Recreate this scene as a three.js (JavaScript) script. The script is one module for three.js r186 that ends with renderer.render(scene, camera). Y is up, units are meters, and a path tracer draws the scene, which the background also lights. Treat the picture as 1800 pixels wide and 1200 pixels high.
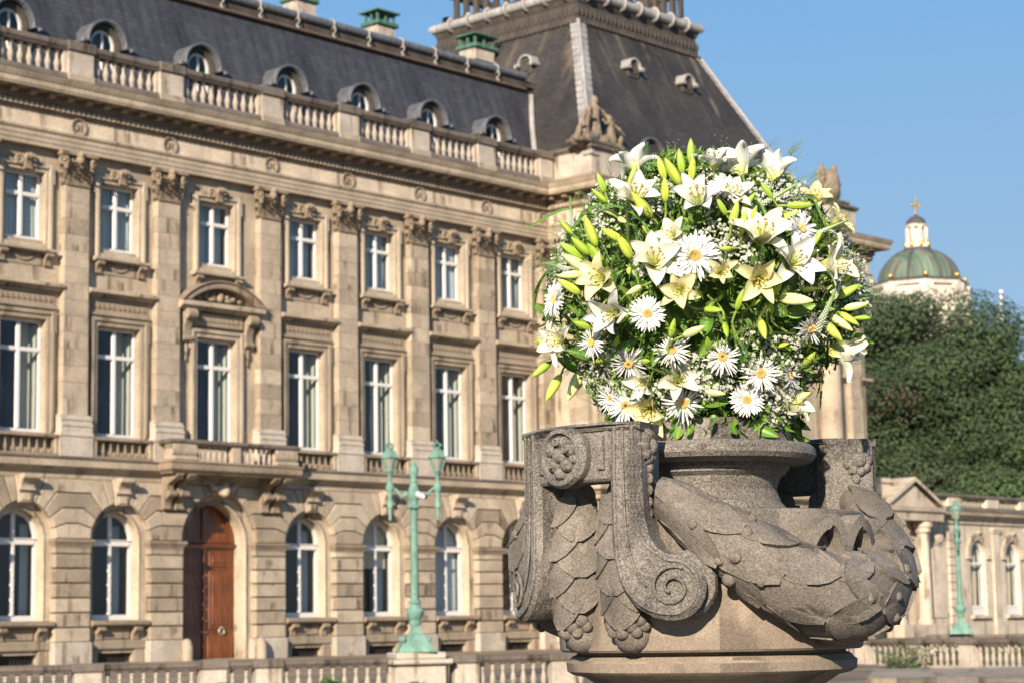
import * as THREE from 'three';
import { mergeGeometries, mergeVertices, toCreasedNormals } from 'three/addons/utils/BufferGeometryUtils.js';
import { MarchingCubes } from 'three/addons/objects/MarchingCubes.js';

// ---------------------------------------------------------------- camera, sky, sun, exposure
const scene = new THREE.Scene();
const camera = new THREE.PerspectiveCamera(18.61, 1024 / 682, 0.1, 3000);
camera.position.set(0, 1.1216, 0);
camera.rotation.set(0.133016, 0, -0.0163337, 'YXZ');
camera.focus = 4.62;
camera.userData.fStop = 10.5;

const renderer = new THREE.WebGLRenderer({ antialias: true });
renderer.toneMapping = THREE.LinearToneMapping;
renderer.toneMappingExposure = 1.85;
renderer.shadowMap.enabled = true;

const SUN = new THREE.Vector3(-0.26, 0.40, 1.0).normalize();
{
  const W = 256, H = 128, d = new Float32Array(W * H * 4);
  const stops = [[-1, .09, .083, .07], [-.02, .165, .165, .16], [0.0, .295, .363, .427], [.14, .181, .287, .41], [.3, .112, .242, .422], [.55, .075, .18, .36], [1, .041, .117, .275]];
  for (let j = 0; j < H; j++) {
    const y = Math.sin(((j + .5) / H - .5) * Math.PI);
    let k = 0; while (k < stops.length - 2 && y > stops[k + 1][0]) k++;
    const a = stops[k], b = stops[k + 1], t = Math.min(1, Math.max(0, (y - a[0]) / (b[0] - a[0])));
    for (let i = 0; i < W; i++) { const o = (j * W + i) * 4; for (let c = 0; c < 3; c++) d[o + c] = a[c + 1] + (b[c + 1] - a[c + 1]) * t; d[o + 3] = 1; }
  }
  const sky = new THREE.DataTexture(d, W, H, THREE.RGBAFormat, THREE.FloatType);
  sky.mapping = THREE.EquirectangularReflectionMapping; sky.magFilter = sky.minFilter = THREE.LinearFilter; sky.needsUpdate = true;
  scene.background = sky; scene.environment = sky;
}
const sun = new THREE.DirectionalLight(new THREE.Color().setRGB(1, .865, .72), 5);
sun.position.copy(SUN).multiplyScalar(200).add(new THREE.Vector3(0, 0, -60));
sun.target.position.set(0, 0, -60); scene.add(sun, sun.target);
sun.castShadow = true; sun.shadow.mapSize.set(4096, 4096); sun.shadow.radius = 1.3;
Object.assign(sun.shadow.camera, { left: -90, right: 90, top: 90, bottom: -90, near: 1, far: 600 });

// ---------------------------------------------------------------- helpers
function rngOf(seed) { let a = seed >>> 0; return () => { a = (a + 0x6D2B79F5) | 0; let t = Math.imul(a ^ (a >>> 15), 1 | a); t = (t + Math.imul(t ^ (t >>> 7), 61 | t)) ^ t; return ((t ^ (t >>> 14)) >>> 0) / 4294967296; }; }
const rnd = rngOf(7);
const R = (a, b) => a + (b - a) * rnd();
const V = (x, y, z) => new THREE.Vector3(x, y, z);
const lerp = (a, b, t) => a + (b - a) * t, clamp = (x, a = 0, b = 1) => Math.min(b, Math.max(a, x));
const sstep = (a, b, x) => { const t = clamp((x - a) / (b - a)); return t * t * (3 - 2 * t); };

function hash2(x, y, s) { let h = Math.imul(x, 374761393) + Math.imul(y, 668265263) + Math.imul(s, 1274126177); h = Math.imul(h ^ (h >>> 13), 1274126177); return ((h ^ (h >>> 16)) >>> 0) / 4294967296; }
function vnoise(u, v, px, py, s) { // periodic value noise
  const x0 = Math.floor(u), y0 = Math.floor(v), fx = u - x0, fy = v - y0, w = (i, p) => ((i % p) + p) % p;
  const a = hash2(w(x0, px), w(y0, py), s), b = hash2(w(x0 + 1, px), w(y0, py), s), c = hash2(w(x0, px), w(y0 + 1, py), s), d = hash2(w(x0 + 1, px), w(y0 + 1, py), s);
  const sx = fx * fx * (3 - 2 * fx), sy = fy * fy * (3 - 2 * fy);
  return lerp(lerp(a, b, sx), lerp(c, d, sx), sy);
}
function fbm(u, v, px, py, oct, s) { let r = 0, a = .5, t = 0; for (let i = 0; i < oct; i++) { r += a * vnoise(u * px, v * py, px, py, s + i); t += a; a *= .5; px *= 2; py *= 2; } return r / t; }
function noise3(p, f, s) { // cheap 3d value noise
  const x = p.x * f, y = p.y * f, z = p.z * f, zi = Math.floor(z), fz = z - zi, n = (k) => { const x0 = Math.floor(x), y0 = Math.floor(y), fx = x - x0, fy = y - y0, h = (i, j) => hash2(i + 4096, j + 8192, s + k * 131); const sx = fx * fx * (3 - 2 * fx), sy = fy * fy * (3 - 2 * fy); return lerp(lerp(h(x0, y0), h(x0 + 1, y0), sx), lerp(h(x0, y0 + 1), h(x0 + 1, y0 + 1), sx), sy); };
  return lerp(n(zi), n(zi + 1), fz * fz * (3 - 2 * fz));
}
function tex(size, metres, fn, srgb = true, h = size, mh = metres) {
  const d = new Uint8Array(size * h * 4);
  for (let j = 0; j < h; j++) for (let i = 0; i < size; i++) { const c = fn(i / size, j / h), o = (j * size + i) * 4; for (let k = 0; k < 3; k++) d[o + k] = clamp(c[k] ?? c[0], 0, 1) * 255; d[o + 3] = 255; }
  const t = new THREE.DataTexture(d, size, h); t.wrapS = t.wrapT = THREE.RepeatWrapping; t.magFilter = THREE.LinearFilter; t.minFilter = THREE.LinearMipmapLinearFilter; t.generateMipmaps = true;
  if (srgb) t.colorSpace = THREE.SRGBColorSpace; t.repeat.set(1 / metres, 1 / mh); t.needsUpdate = true; return t;
}
const lin = (r, g, b) => new THREE.Color().setRGB(r, g, b), ALBEDO = .77; // measured tones below are scaled to real-world reflectance
function std(r, g, b, o = {}) { return new THREE.MeshStandardMaterial({ color: lin(r * ALBEDO, g * ALBEDO, b * ALBEDO), roughness: .9, metalness: 0, side: THREE.DoubleSide, ...o }); }

// ---- geometry
function flat(g) { const q = g.index ? g.toNonIndexed() : g; for (const k of Object.keys(q.attributes)) if (!['position', 'normal', 'color'].includes(k)) q.deleteAttribute(k); if (!q.attributes.normal) q.computeVertexNormals(); return q; }
function boxUV(g, ou = 0, ov = 0) {
  const p = g.attributes.position, n = p.count, uv = new Float32Array(n * 2), a = V(), b = V(), c = V();
  for (let i = 0; i < n; i += 3) {
    a.fromBufferAttribute(p, i); b.fromBufferAttribute(p, i + 1); c.fromBufferAttribute(p, i + 2); b.sub(a); c.sub(a); b.cross(c);
    const X = Math.abs(b.x), Y = Math.abs(b.y), Z = Math.abs(b.z);
    for (let k = 0; k < 3; k++) { const x = p.getX(i + k), y = p.getY(i + k), z = p.getZ(i + k); const o = (i + k) * 2; if (X >= Y && X >= Z) { uv[o] = z + ou; uv[o + 1] = y + ov; } else if (Y >= Z) { uv[o] = x + ou; uv[o + 1] = z + ov; } else { uv[o] = x + ou; uv[o + 1] = y + ov; } }
  }
  g.setAttribute('uv', new THREE.BufferAttribute(uv, 2)); return g;
}
function merged(list) { list = [].concat(list).map(flat); const hasC = list.some((g) => g.attributes.color); if (hasC) for (const g of list) if (!g.attributes.color) g.setAttribute('color', new THREE.BufferAttribute(new Float32Array(g.attributes.position.count * 3).fill(1), 3)); return list.length > 1 ? mergeGeometries(list) : list[0]; }
function geo(list, ou = 0, ov = 0) { return boxUV(merged(list), ou, ov); }
function mesh(name, g, mat, parent = scene) {
  if (Array.isArray(g)) g = geo(g); else if (!g.attributes.uv) g = geo([g]);
  const m = new THREE.Mesh(g, mat); m.name = name; m.castShadow = m.receiveShadow = true; parent.add(m); return m;
}
const taken = new Map();
function numbered(n) { const k = (taken.get(n) ?? -1) + 1; taken.set(n, k); return k ? `${n}_${String(k).padStart(3, '0')}` : n; }
function thing(name, label, category, pos = [0, 0, 0], turn = 0, group) { const o = new THREE.Group(); o.name = numbered(name); o.position.set(...pos); o.rotation.y = turn; o.userData = { label, category }; if (group) o.userData.group = group; scene.add(o); return o; }
function part(name, parent) { const o = new THREE.Group(); o.name = name; parent.add(o); return o; }
function box(x0, x1, y0, y1, z0, z1) { const g = new THREE.BoxGeometry(x1 - x0, y1 - y0, z1 - z0); g.translate((x0 + x1) / 2, (y0 + y1) / 2, (z0 + z1) / 2); return g; }
function polys(faces, centre) { // list of polygons -> flat-shaded geometry facing away from centre
  const out = [], n = V(), m = V();
  for (const f of faces) {
    n.copy(f[1]).sub(f[0]).cross(V().copy(f[2]).sub(f[0])); m.set(0, 0, 0); f.forEach((q) => m.add(q)); m.divideScalar(f.length).sub(centre);
    const q = n.dot(m) < 0 ? f.slice().reverse() : f;
    for (let i = 1; i < q.length - 1; i++) out.push(q[0].x, q[0].y, q[0].z, q[i].x, q[i].y, q[i].z, q[i + 1].x, q[i + 1].y, q[i + 1].z);
  }
  const g = new THREE.BufferGeometry(); g.setAttribute('position', new THREE.Float32BufferAttribute(out, 3)); g.computeVertexNormals(); return g;
}
function cbox(x0, x1, y0, y1, z0, z1, c = .02) {
  const hx = (x1 - x0) / 2, hy = (y1 - y0) / 2, hz = (z1 - z0) / 2, m = V((x0 + x1) / 2, (y0 + y1) / 2, (z0 + z1) / 2), S = [-1, 1];
  c = Math.min(c, hx * .9, hy * .9, hz * .9);
  const P = (ax, sx, sy, sz) => V(m.x + sx * (hx - (ax === 0 ? 0 : c)), m.y + sy * (hy - (ax === 1 ? 0 : c)), m.z + sz * (hz - (ax === 2 ? 0 : c)));
  const f = [];
  for (const s of S) { f.push([P(0, s, -1, -1), P(0, s, 1, -1), P(0, s, 1, 1), P(0, s, -1, 1)], [P(1, -1, s, -1), P(1, 1, s, -1), P(1, 1, s, 1), P(1, -1, s, 1)], [P(2, -1, -1, s), P(2, 1, -1, s), P(2, 1, 1, s), P(2, -1, 1, s)]); }
  for (const s of S) for (const t of S) { f.push([P(0, s, t, -1), P(0, s, t, 1), P(1, s, t, 1), P(1, s, t, -1)], [P(1, -1, s, t), P(1, 1, s, t), P(2, 1, s, t), P(2, -1, s, t)], [P(0, s, -1, t), P(0, s, 1, t), P(2, s, 1, t), P(2, s, -1, t)]); }
  for (const a of S) for (const b of S) for (const d of S) f.push([P(0, a, b, d), P(1, a, b, d), P(2, a, b, d)]);
  return polys(f, m);
}
function ext(pts, z0, z1, bevel = 0, holes = [], gap = 0) {
  const s = !Array.isArray(pts) ? pts : new THREE.Shape(pts.map((p) => new THREE.Vector2(p[0], p[1]))); for (const h of holes) s.holes.push(h);
  const g = new THREE.ExtrudeGeometry(s, { depth: z1 - z0 - 2 * bevel, bevelEnabled: bevel > 0, bevelThickness: bevel, bevelSize: bevel, bevelOffset: -bevel - gap, bevelSegments: 1, curveSegments: 14 });
  g.translate(0, 0, z0 + bevel); return g;
}
function rectHole(x0, x1, y0, y1) { const h = new THREE.Path(); h.moveTo(x0, y0); h.lineTo(x0, y1); h.lineTo(x1, y1); h.lineTo(x1, y0); h.closePath(); return h; }
function ringArch(c, ro, ri, y0, ys) { const s = new THREE.Shape(); s.moveTo(c - ro, y0); s.lineTo(c - ro, ys); s.absarc(c, ys, ro, Math.PI, 0, true); s.lineTo(c + ro, y0); s.lineTo(c + ri, y0); s.lineTo(c + ri, ys); s.absarc(c, ys, ri, 0, Math.PI, false); s.lineTo(c - ri, y0); s.closePath(); return s; }
function archPath(c, r, y0, ys, P = THREE.Path) { const h = new P(); h.moveTo(c - r, y0); h.lineTo(c - r, ys); h.absarc(c, ys, r, Math.PI, 0, true); h.lineTo(c + r, y0); h.closePath(); return h; }
// sweep a closed profile [[out, y], ...] along a plan polyline [[x, z], ...] with mitred corners; "out" is to the left of travel when looking down with z toward the viewer
function sweep(profile, path, from = 0, to = path.length - 1, caps = true) {
  const rings = [];
  const nrm = (i) => { const a = path[i], b = path[i + 1], dx = b[0] - a[0], dz = b[1] - a[1], l = Math.hypot(dx, dz); return [-dz / l, dx / l]; };
  for (let i = from; i <= to; i++) {
    let n; const A = i > 0 ? nrm(i - 1) : null, B = i < path.length - 1 ? nrm(i) : null;
    if (A && B) { const sx = A[0] + B[0], sz = A[1] + B[1], k = 2 / (sx * sx + sz * sz); n = [sx * k, sz * k]; } else n = A || B;
    rings.push(profile.map(([o, y]) => V(path[i][0] + n[0] * o, y, path[i][1] + n[1] * o)));
  }
  const pos = [], K = profile.length; let area = 0; for (let k = 0; k < K; k++) { const a = profile[k], b = profile[(k + 1) % K]; area += a[0] * b[1] - b[0] * a[1]; }
  const tri = (a, b, c) => pos.push(a.x, a.y, a.z, b.x, b.y, b.z, c.x, c.y, c.z), fl = area < 0;
  for (let i = 0; i < rings.length - 1; i++) for (let k = 0; k < K; k++) { const a = rings[i][k], b = rings[i][(k + 1) % K], c = rings[i + 1][(k + 1) % K], d = rings[i + 1][k]; if (fl) { tri(a, b, c); tri(a, c, d); } else { tri(a, c, b); tri(a, d, c); } }
  if (caps) { const sh = THREE.ShapeUtils.triangulateShape(profile.map((p) => new THREE.Vector2(...p)), []); for (const [e, r] of [[0, rings[0]], [1, rings[rings.length - 1]]]) for (const t of sh) { const q = [r[t[0]], r[t[1]], r[t[2]]]; if (!!e !== fl) q.reverse(); tri(...q); } }
  const g = new THREE.BufferGeometry(); g.setAttribute('position', new THREE.Float32BufferAttribute(pos, 3)); g.computeVertexNormals(); return g;
}
const alongX = (profile, x0, x1) => sweep(profile, [[x0, 0], [x1, 0]]); // profile "out" is +z
function lathe(pts, seg = 20, crease = .7) { const g = new THREE.LatheGeometry(pts.map((p) => new THREE.Vector2(p[0], p[1])), seg); return toCreasedNormals(g, crease); }
function tube(pts, r, seg = 20, rad = 6, closed = false) { return new THREE.TubeGeometry(new THREE.CatmullRomCurve3(pts, closed), seg, r, rad, closed); }
function at(g, x, y, z, ry = 0, rx = 0, rz = 0, s = 1) { const m = new THREE.Matrix4().compose(V(x, y, z), new THREE.Quaternion().setFromEuler(new THREE.Euler(rx, ry, rz, 'YXZ')), Array.isArray(s) ? V(...s) : V(s, s, s)); return g.clone().applyMatrix4(m); }
function ball(r, x, y, z, sx = 1, sy = 1, sz = 1, det = 1) { const g = mergeVertices(new THREE.IcosahedronGeometry(r, det).deleteAttribute('uv').deleteAttribute('normal')); g.computeVertexNormals(); g.scale(sx, sy, sz); g.translate(x, y, z); return g; }
// smooth union of tapered capsules [ax,ay,az,ra, bx,by,bz,rb], meshed
function sdfMesh(caps, cx, cy, cz, half, res, k = .05, rough = 0) {
  const mc = new MarchingCubes(res, new THREE.MeshBasicMaterial(), false, false, 200000); mc.isolation = 0;
  const p = V(), a = V(), ab = V();
  for (let z = 0; z < res; z++) for (let y = 0; y < res; y++) for (let x = 0; x < res; x++) {
    p.set(cx + (x / (res / 2) - 1) * half, cy + (y / (res / 2) - 1) * half, cz + (z / (res / 2) - 1) * half);
    let s = 0;
    for (const c of caps) { a.set(c[0], c[1], c[2]); ab.set(c[4] - c[0], c[5] - c[1], c[6] - c[2]); const l2 = ab.lengthSq() || 1e-9, dx = p.x - a.x, dy = p.y - a.y, dz = p.z - a.z, t = clamp((dx * ab.x + dy * ab.y + dz * ab.z) / l2); const d = Math.hypot(dx - ab.x * t, dy - ab.y * t, dz - ab.z * t) - lerp(c[3], c[7], t); s += Math.exp(-clamp(d / k, -40, 40)); }
    let d = -k * Math.log(s + 1e-30); if (rough) d += (noise3(p, 9, 5) - .5) * rough;
    mc.field[x + y * res + z * res * res] = -d;
  }
  mc.update(); const n = mc.count, g = new THREE.BufferGeometry(), P = new Float32Array(n * 3);
  for (let i = 0; i < n; i++) { P[i * 3] = mc.positionArray[i * 3] * half + cx; P[i * 3 + 1] = mc.positionArray[i * 3 + 1] * half + cy; P[i * 3 + 2] = mc.positionArray[i * 3 + 2] * half + cz; }
  g.setAttribute('position', new THREE.BufferAttribute(P, 3)); const m = mergeVertices(g, 1e-4); m.computeVertexNormals(); return m;
}

// ---------------------------------------------------------------- materials
const ashlarMap = tex(1024, 5, (u, v) => {
  const a = fbm(u, v, 5, 5, 5, 11), b = fbm(u, v, 90, 90, 2, 31), s = fbm(u, v, 22, 2, 4, 51), g = fbm(u, v, 9, 7, 4, 71);
  let t = .90 + (a - .5) * .30 + (b - .5) * .16; const st = sstep(.50, .80, s) * sstep(.40, .64, g) * .32; t -= st;
  return [t * 1.0, t * (.985 - st * .12), t * (.965 - st * .3)];
});
const ashlarBump = tex(512, 2.5, (u, v) => [fbm(u, v, 40, 40, 4, 91)], false);
const stoneTones = [[.595, .498, .372], [.565, .476, .36], [.655, .558, .42], [.455, .375, .277]].map((c) => std(...c, { map: ashlarMap, bumpMap: ashlarBump, bumpScale: .006 }));
const stone = stoneTones[0], stonePale = std(.66, .585, .49, { map: ashlarMap, bumpMap: ashlarBump, bumpScale: .005 });
const stoneFrieze = std(.80, .68, .53, { map: ashlarMap, bumpMap: ashlarBump, bumpScale: .004 });
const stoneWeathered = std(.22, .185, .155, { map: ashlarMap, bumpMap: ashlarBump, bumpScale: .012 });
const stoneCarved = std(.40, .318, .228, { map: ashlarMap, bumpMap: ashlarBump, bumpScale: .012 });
const stoneBedShadeDirt = std(.33, .262, .195, { map: ashlarMap, bumpMap: ashlarBump, bumpScale: .012 });  // bed moulding stone: cornice shade, plus some dirt, put into the colour
const tone = () => stoneTones[Math.floor(rnd() * stoneTones.length)];
const slateMap = tex(1024, 6, (u, v) => {
  const row = Math.floor(v * 32), cu = u * 26 + (row % 2) * .5, h = hash2(Math.floor(cu) % 26, row, 3), a = fbm(u, v, 6, 3, 4, 13), s = fbm(u, v, 40, 3, 3, 17);
  let t = .62 + (h - .5) * .12 + (a - .5) * .35 + (s - .5) * .2; const fy = (v * 32) % 1, e = fy < .1 ? .88 : 1; t *= e;
  const br = sstep(.58, .75, s) * .3; return [t * (1 + br * .2), t, t * (1.03 - br * .18)];
});
const slateBump = tex(512, 6, (u, v) => { const fy = (v * 32) % 1, row = Math.floor(v * 32), fx = (u * 26 + (row % 2) * .5) % 1; return [(fy < .12 ? 0 : 1 - fy * .7) * (fx < .06 ? .3 : 1)]; }, false);
const slate = std(.148, .152, .162, { map: slateMap, bumpMap: slateBump, bumpScale: .012, roughness: .62 });
const leadMap = tex(512, 2, (u, v) => { const a = fbm(u, v, 6, 3, 5, 23), b = fbm(u, v, 40, 40, 3, 29); const t = .80 + (a - .5) * .45 + (b - .5) * .3; return [t, t * .99, t * .97]; });
const lead = std(.25, .265, .295, { map: leadMap, roughness: .55, metalness: .25 });
const leadPale = std(.62, .60, .58, { map: leadMap, roughness: .6, metalness: .1, bumpMap: leadMap, bumpScale: .02 });
const leadDark = std(.12, .10, .085, { map: leadMap, bumpMap: leadMap, bumpScale: .03 });
const whitePaint = std(.80, .77, .72, { roughness: .45 });
const glass = new THREE.MeshPhysicalMaterial({ color: lin(.86, .93, .97), roughness: .02, transmission: 1, thickness: 0, ior: 1.5, side: THREE.DoubleSide });
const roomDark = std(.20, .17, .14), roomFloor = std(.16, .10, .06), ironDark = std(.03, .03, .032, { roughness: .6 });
const curtainPale = std(.55, .58, .56, { roughness: 1 }), curtainNavy = std(.04, .05, .09), curtainCream = std(.70, .64, .48, { roughness: 1 }), shutterCream = std(.62, .58, .45, { roughness: .6 });
const copperMap = tex(512, 1.5, (u, v) => { const a = fbm(u, v, 8, 4, 5, 33), b = fbm(u, v, 50, 50, 2, 37); const t = .84 + (a - .5) * .4 + (b - .5) * .2, k = sstep(.56, .72, a) * .25; return [t * (.96 + k * .4), t * (1 - k * .12), t * (.97 - k * .2)]; });
const verdigris = std(.29, .50, .41, { map: copperMap, roughness: .75 });
const verdigrisDark = std(.12, .27, .205, { map: copperMap, roughness: .8 });
const gold = std(.95, .58, .14, { roughness: .3, metalness: .8 });

// ---------------------------------------------------------------- ground
{
  const gravelMap = tex(512, 3, (u, v) => { const a = fbm(u, v, 4, 4, 4, 43), b = fbm(u, v, 120, 120, 2, 47); const t = .75 + (a - .5) * .3 + (b - .5) * .4; return [t, t * .96, t * .9]; });
  const street = mesh('street', at(new THREE.PlaneGeometry(2400, 2400), 0, -.62, 0, 0, -Math.PI / 2), std(.16, .15, .14, { map: gravelMap })); street.userData.kind = 'structure'; street.castShadow = false;
  // gravel forecourt rising gently to the palace
  const f = new THREE.PlaneGeometry(90, 26); f.rotateX(-Math.PI / 2); const p = f.attributes.position;
  for (let i = 0; i < p.count; i++) p.setY(i, p.getZ(i) < 0 ? -.012 : -.60);
  f.translate(22, 0, 13);
  const fc = mesh('forecourt', f, std(.44, .36, .26, { map: gravelMap })); fc.position.set(-10.29, 0, -70.615); fc.rotation.y = Math.PI / 2 - .737557; fc.userData.kind = 'structure';
}

// ---------------------------------------------------------------- the palace wing (x along the facade, z out of it)
const FACADE_TURN = Math.PI / 2 - .737557, ORIGIN = [-10.29, 0, -70.615];
const C0 = .185, bays = [-11.36, -7.65, -3.94, C0, 4.30, 8.01, 11.72, 15.43], pil = [-9.51, -5.80, -2.07, 2.44, 6.16, 9.87, 13.58];
const XL = -13.2, XR = 17.55, XE = 37.0, ZF = 2.45;
const wing = thing('palace_wing', 'long sandstone palace front with pilasters, arched ground floor and grey mansard roof', 'building', ORIGIN, FACADE_TURN);
const pav = thing('palace_pavilion', 'projecting corner pavilion of the palace under a tall dark hipped mansard roof', 'building', ORIGIN, FACADE_TURN);
const PLAN = [[XL, 0], [XR, 0], [XR, ZF], [XE, ZF], [XE, -13]];

// walls with real openings
{
  const s = new THREE.Shape([[XL, 6], [XR, 6], [XR, 17.4], [XL, 17.4]].map((p) => new THREE.Vector2(...p))), holes = [];
  for (const b of bays) holes.push(rectHole(b - .86, b + .86, 7.24, 10.82), rectHole(b - .74, b + .74, 13.36, 15.56));
  mesh('upper_wall', [ext(s, -.45, 0, 0, holes)], stone, wing);
  const g = new THREE.Shape([[XL, -.4], [XR, -.4], [XR, 6], [XL, 6]].map((p) => new THREE.Vector2(...p))), gh = [];
  for (const b of bays) if (b === C0) gh.push(archPath(b, 1.36, -.3, 3.85)); else gh.push(archPath(b, .93, 1.33, 3.9), rectHole(b - .72, b + .72, -.02, .30));
  mesh('lower_wall', [ext(g, -.66, 0, 0, gh)], stoneTones[2], wing);
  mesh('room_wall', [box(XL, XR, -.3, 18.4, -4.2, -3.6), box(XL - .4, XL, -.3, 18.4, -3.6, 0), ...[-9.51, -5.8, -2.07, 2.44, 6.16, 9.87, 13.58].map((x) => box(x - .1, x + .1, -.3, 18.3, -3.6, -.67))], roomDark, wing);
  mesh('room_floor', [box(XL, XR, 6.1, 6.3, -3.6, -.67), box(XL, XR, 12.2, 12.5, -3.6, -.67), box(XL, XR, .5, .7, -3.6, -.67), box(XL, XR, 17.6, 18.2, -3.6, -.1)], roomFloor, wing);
}
// window prototypes; origin on the bay axis at wall plane
function framePanes(w, name, panes, y) { for (const p of panes) mesh('pane', p, glass, w); }
function waveSheet(x0, x1, y0, y1, z, amp, n, gather = 0) {
  const g = new THREE.PlaneGeometry(x1 - x0, y1 - y0, n * 6, 8); const p = g.attributes.position;
  for (let i = 0; i < p.count; i++) { const u = (p.getX(i) / (x1 - x0) + .5), v = p.getY(i) / (y1 - y0) + .5, k = 1 - gather * Math.sin(Math.PI * clamp(1 - Math.abs(v - .38) * 1.6)); p.setX(i, (x0 < 0 && x1 <= 0 ? x0 : x1) + (x0 < 0 && x1 <= 0 ? u : u - 1) * (x1 - x0) * k); p.setY(i, lerp(y0, y1, v)); p.setZ(i, z + amp * Math.sin(u * n * Math.PI * 2 + Math.sin(v * 3))); }
  g.computeVertexNormals(); return g;
}
function uprightWindow(hw, y0, y1, yt, z) {
  const w = new THREE.Group(); w.name = 'window'; const f = .085;
  mesh('frame', [cbox(-hw, -hw + f, y0, y1, z, z + .09, .012), cbox(hw - f, hw, y0, y1, z, z + .09, .012), cbox(-hw + f, hw - f, y1 - f, y1, z, z + .088, .012), cbox(-hw + f, hw - f, y0, y0 + f + .03, z, z + .095, .012)], whitePaint, w);
  mesh('mullion', [cbox(-.07, .07, y0 + f + .03, y1 - f, z + .01, z + .12, .02)], whitePaint, w);
  mesh('transom', [cbox(-hw + f, -.071, yt - .06, yt + .06, z + .01, z + .11, .015), cbox(.071, hw - f, yt - .06, yt + .06, z + .01, z + .11, .015), cbox(-hw + f, hw - f, yt - .075, yt - .062, z + .0, z + .125, .004)], whitePaint, w);
  for (const s of [-1, 1]) for (const [a, b] of [[y0 + f + .03, yt - .075], [yt + .06, y1 - f]]) { const g = new THREE.PlaneGeometry(hw - f - .07, b - a); g.translate(s * (hw - f + .07) / 2, (a + b) / 2, z + .05); mesh('pane', g, glass, w); }
  return w;
}
const FFW = uprightWindow(.86, 7.24, 10.82, 9.88, -.30), SFW = uprightWindow(.74, 13.36, 15.56, 14.85, -.30);
mesh('curtain', [waveSheet(-.84, -.1, 7.26, 10.8, -.62, .035, 5, .45), waveSheet(.05, .40, 7.26, 10.8, -.86, .03, 3, .25)], curtainNavy, FFW);
mesh('side_curtain', [waveSheet(.34, .84, 7.26, 10.8, -.80, .03, 4, .12)], curtainCream, FFW);
mesh('shutter', [cbox(.80, .85, 7.26, 10.7, -1.25, -.46, .01), ...[7.4, 8.7, 9.9].map((y) => cbox(.788, .80, y, y + (y > 9 ? .7 : 1.1), -1.15, -.56, .005))], shutterCream, FFW);
mesh('curtain', [waveSheet(-.73, -.02, 13.38, 15.54, -.42, .03, 5), waveSheet(.02, .73, 13.38, 15.54, -.43, .03, 5)], curtainPale, SFW);
const GFW = new THREE.Group(); GFW.name = 'window';
{
  const z = -.46, ring = archPath(0, .93, 1.33, 3.9, THREE.Shape), inner = archPath(0, .81, 1.50, 3.9);
  mesh('frame', [ext(ring, z, z + .1, .012, [inner])], whitePaint, GFW);
  mesh('mullion', [cbox(-.075, .075, 1.5, 4.705, z + .015, z + .14, .025), ...[1.9, 2.3, 2.75].map((y) => ball(.035, 0, y, z + .15))], whitePaint, GFW);
  mesh('transom', [cbox(-.81, -.076, 3.72, 3.90, z + .01, z + .13, .02), cbox(.076, .81, 3.72, 3.90, z + .01, z + .13, .02), cbox(-.86, .86, 3.90, 3.93, z + .0, z + .16, .006)], whitePaint, GFW);
  for (const s of [-1, 1]) {
    const g = new THREE.PlaneGeometry(.735, 2.22); g.translate(s * .4425, 2.61, z + .06); mesh('pane', g, glass, GFW);
    const q = new THREE.Shape(); q.moveTo(s * .075, 3.93); q.lineTo(s * .81, 3.93); q.absarc(0, 3.9, .81, s > 0 ? .037 : Math.PI - .037, Math.PI / 2 + (s > 0 ? -.093 : .093), s < 0); q.closePath();
    const h = new THREE.ShapeGeometry(q, 12); h.translate(0, 0, z + .06); mesh('pane', h, glass, GFW);
  }
  mesh('curtain', [waveSheet(.5, .80, 1.5, 4.4, -.75, .03, 3)], curtainPale, GFW);
}
function varyCurtains(w) { for (const m of w.children) if (/curtain/.test(m.name)) { m.scale.x = R(.86, 1.04); m.position.x += R(-.05, .05); m.position.z += R(-.12, .02); } }
// carved bits shared by many bays
const flowerRow = (n, w, y, z, r) => { const o = []; for (let i = 0; i < n; i++) { const x = lerp(-w, w, i / (n - 1)); o.push(at(new THREE.TorusGeometry(r, r * .38, 5, 10), x, y, z), ball(r * .45, x, y, z + r * .2)); } return o; };
const swag = (w, y, drop, z, r) => { const o = []; for (let i = 0; i <= 10; i++) { const u = i / 10 * 2 - 1; o.push(ball(r * (1 - .35 * Math.abs(u)), u * w, y - drop * (1 - u * u), z, 1.25, 1, .8)); } return o; };
function consoleGeo(w, h, d, top = .35) { // scroll bracket: x centred, y from 0 (bottom) to h, z from 0
  const pts = []; for (let i = 0; i <= 16; i++) { const t = i / 16; pts.push([lerp(d * .25, d, .5 - .5 * Math.cos(Math.PI * sstep(0, 1, t))) + d * .10 * Math.sin(t * Math.PI * 2.4 + .4), t * h]); }
  pts.push([0, h], [0, 0]);
  const g = ext(pts, -w / 2, w / 2, w * .06); g.rotateY(-Math.PI / 2);
  const rolls = [at(new THREE.CylinderGeometry(h * .17, h * .17, w * 1.12, 12), 0, h * .84, d * .86, 0, 0, Math.PI / 2), at(new THREE.CylinderGeometry(h * .10, h * .10, w * 1.08, 10), 0, h * .10, d * .28, 0, 0, Math.PI / 2)];
  return [g, ...rolls];
}
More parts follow.
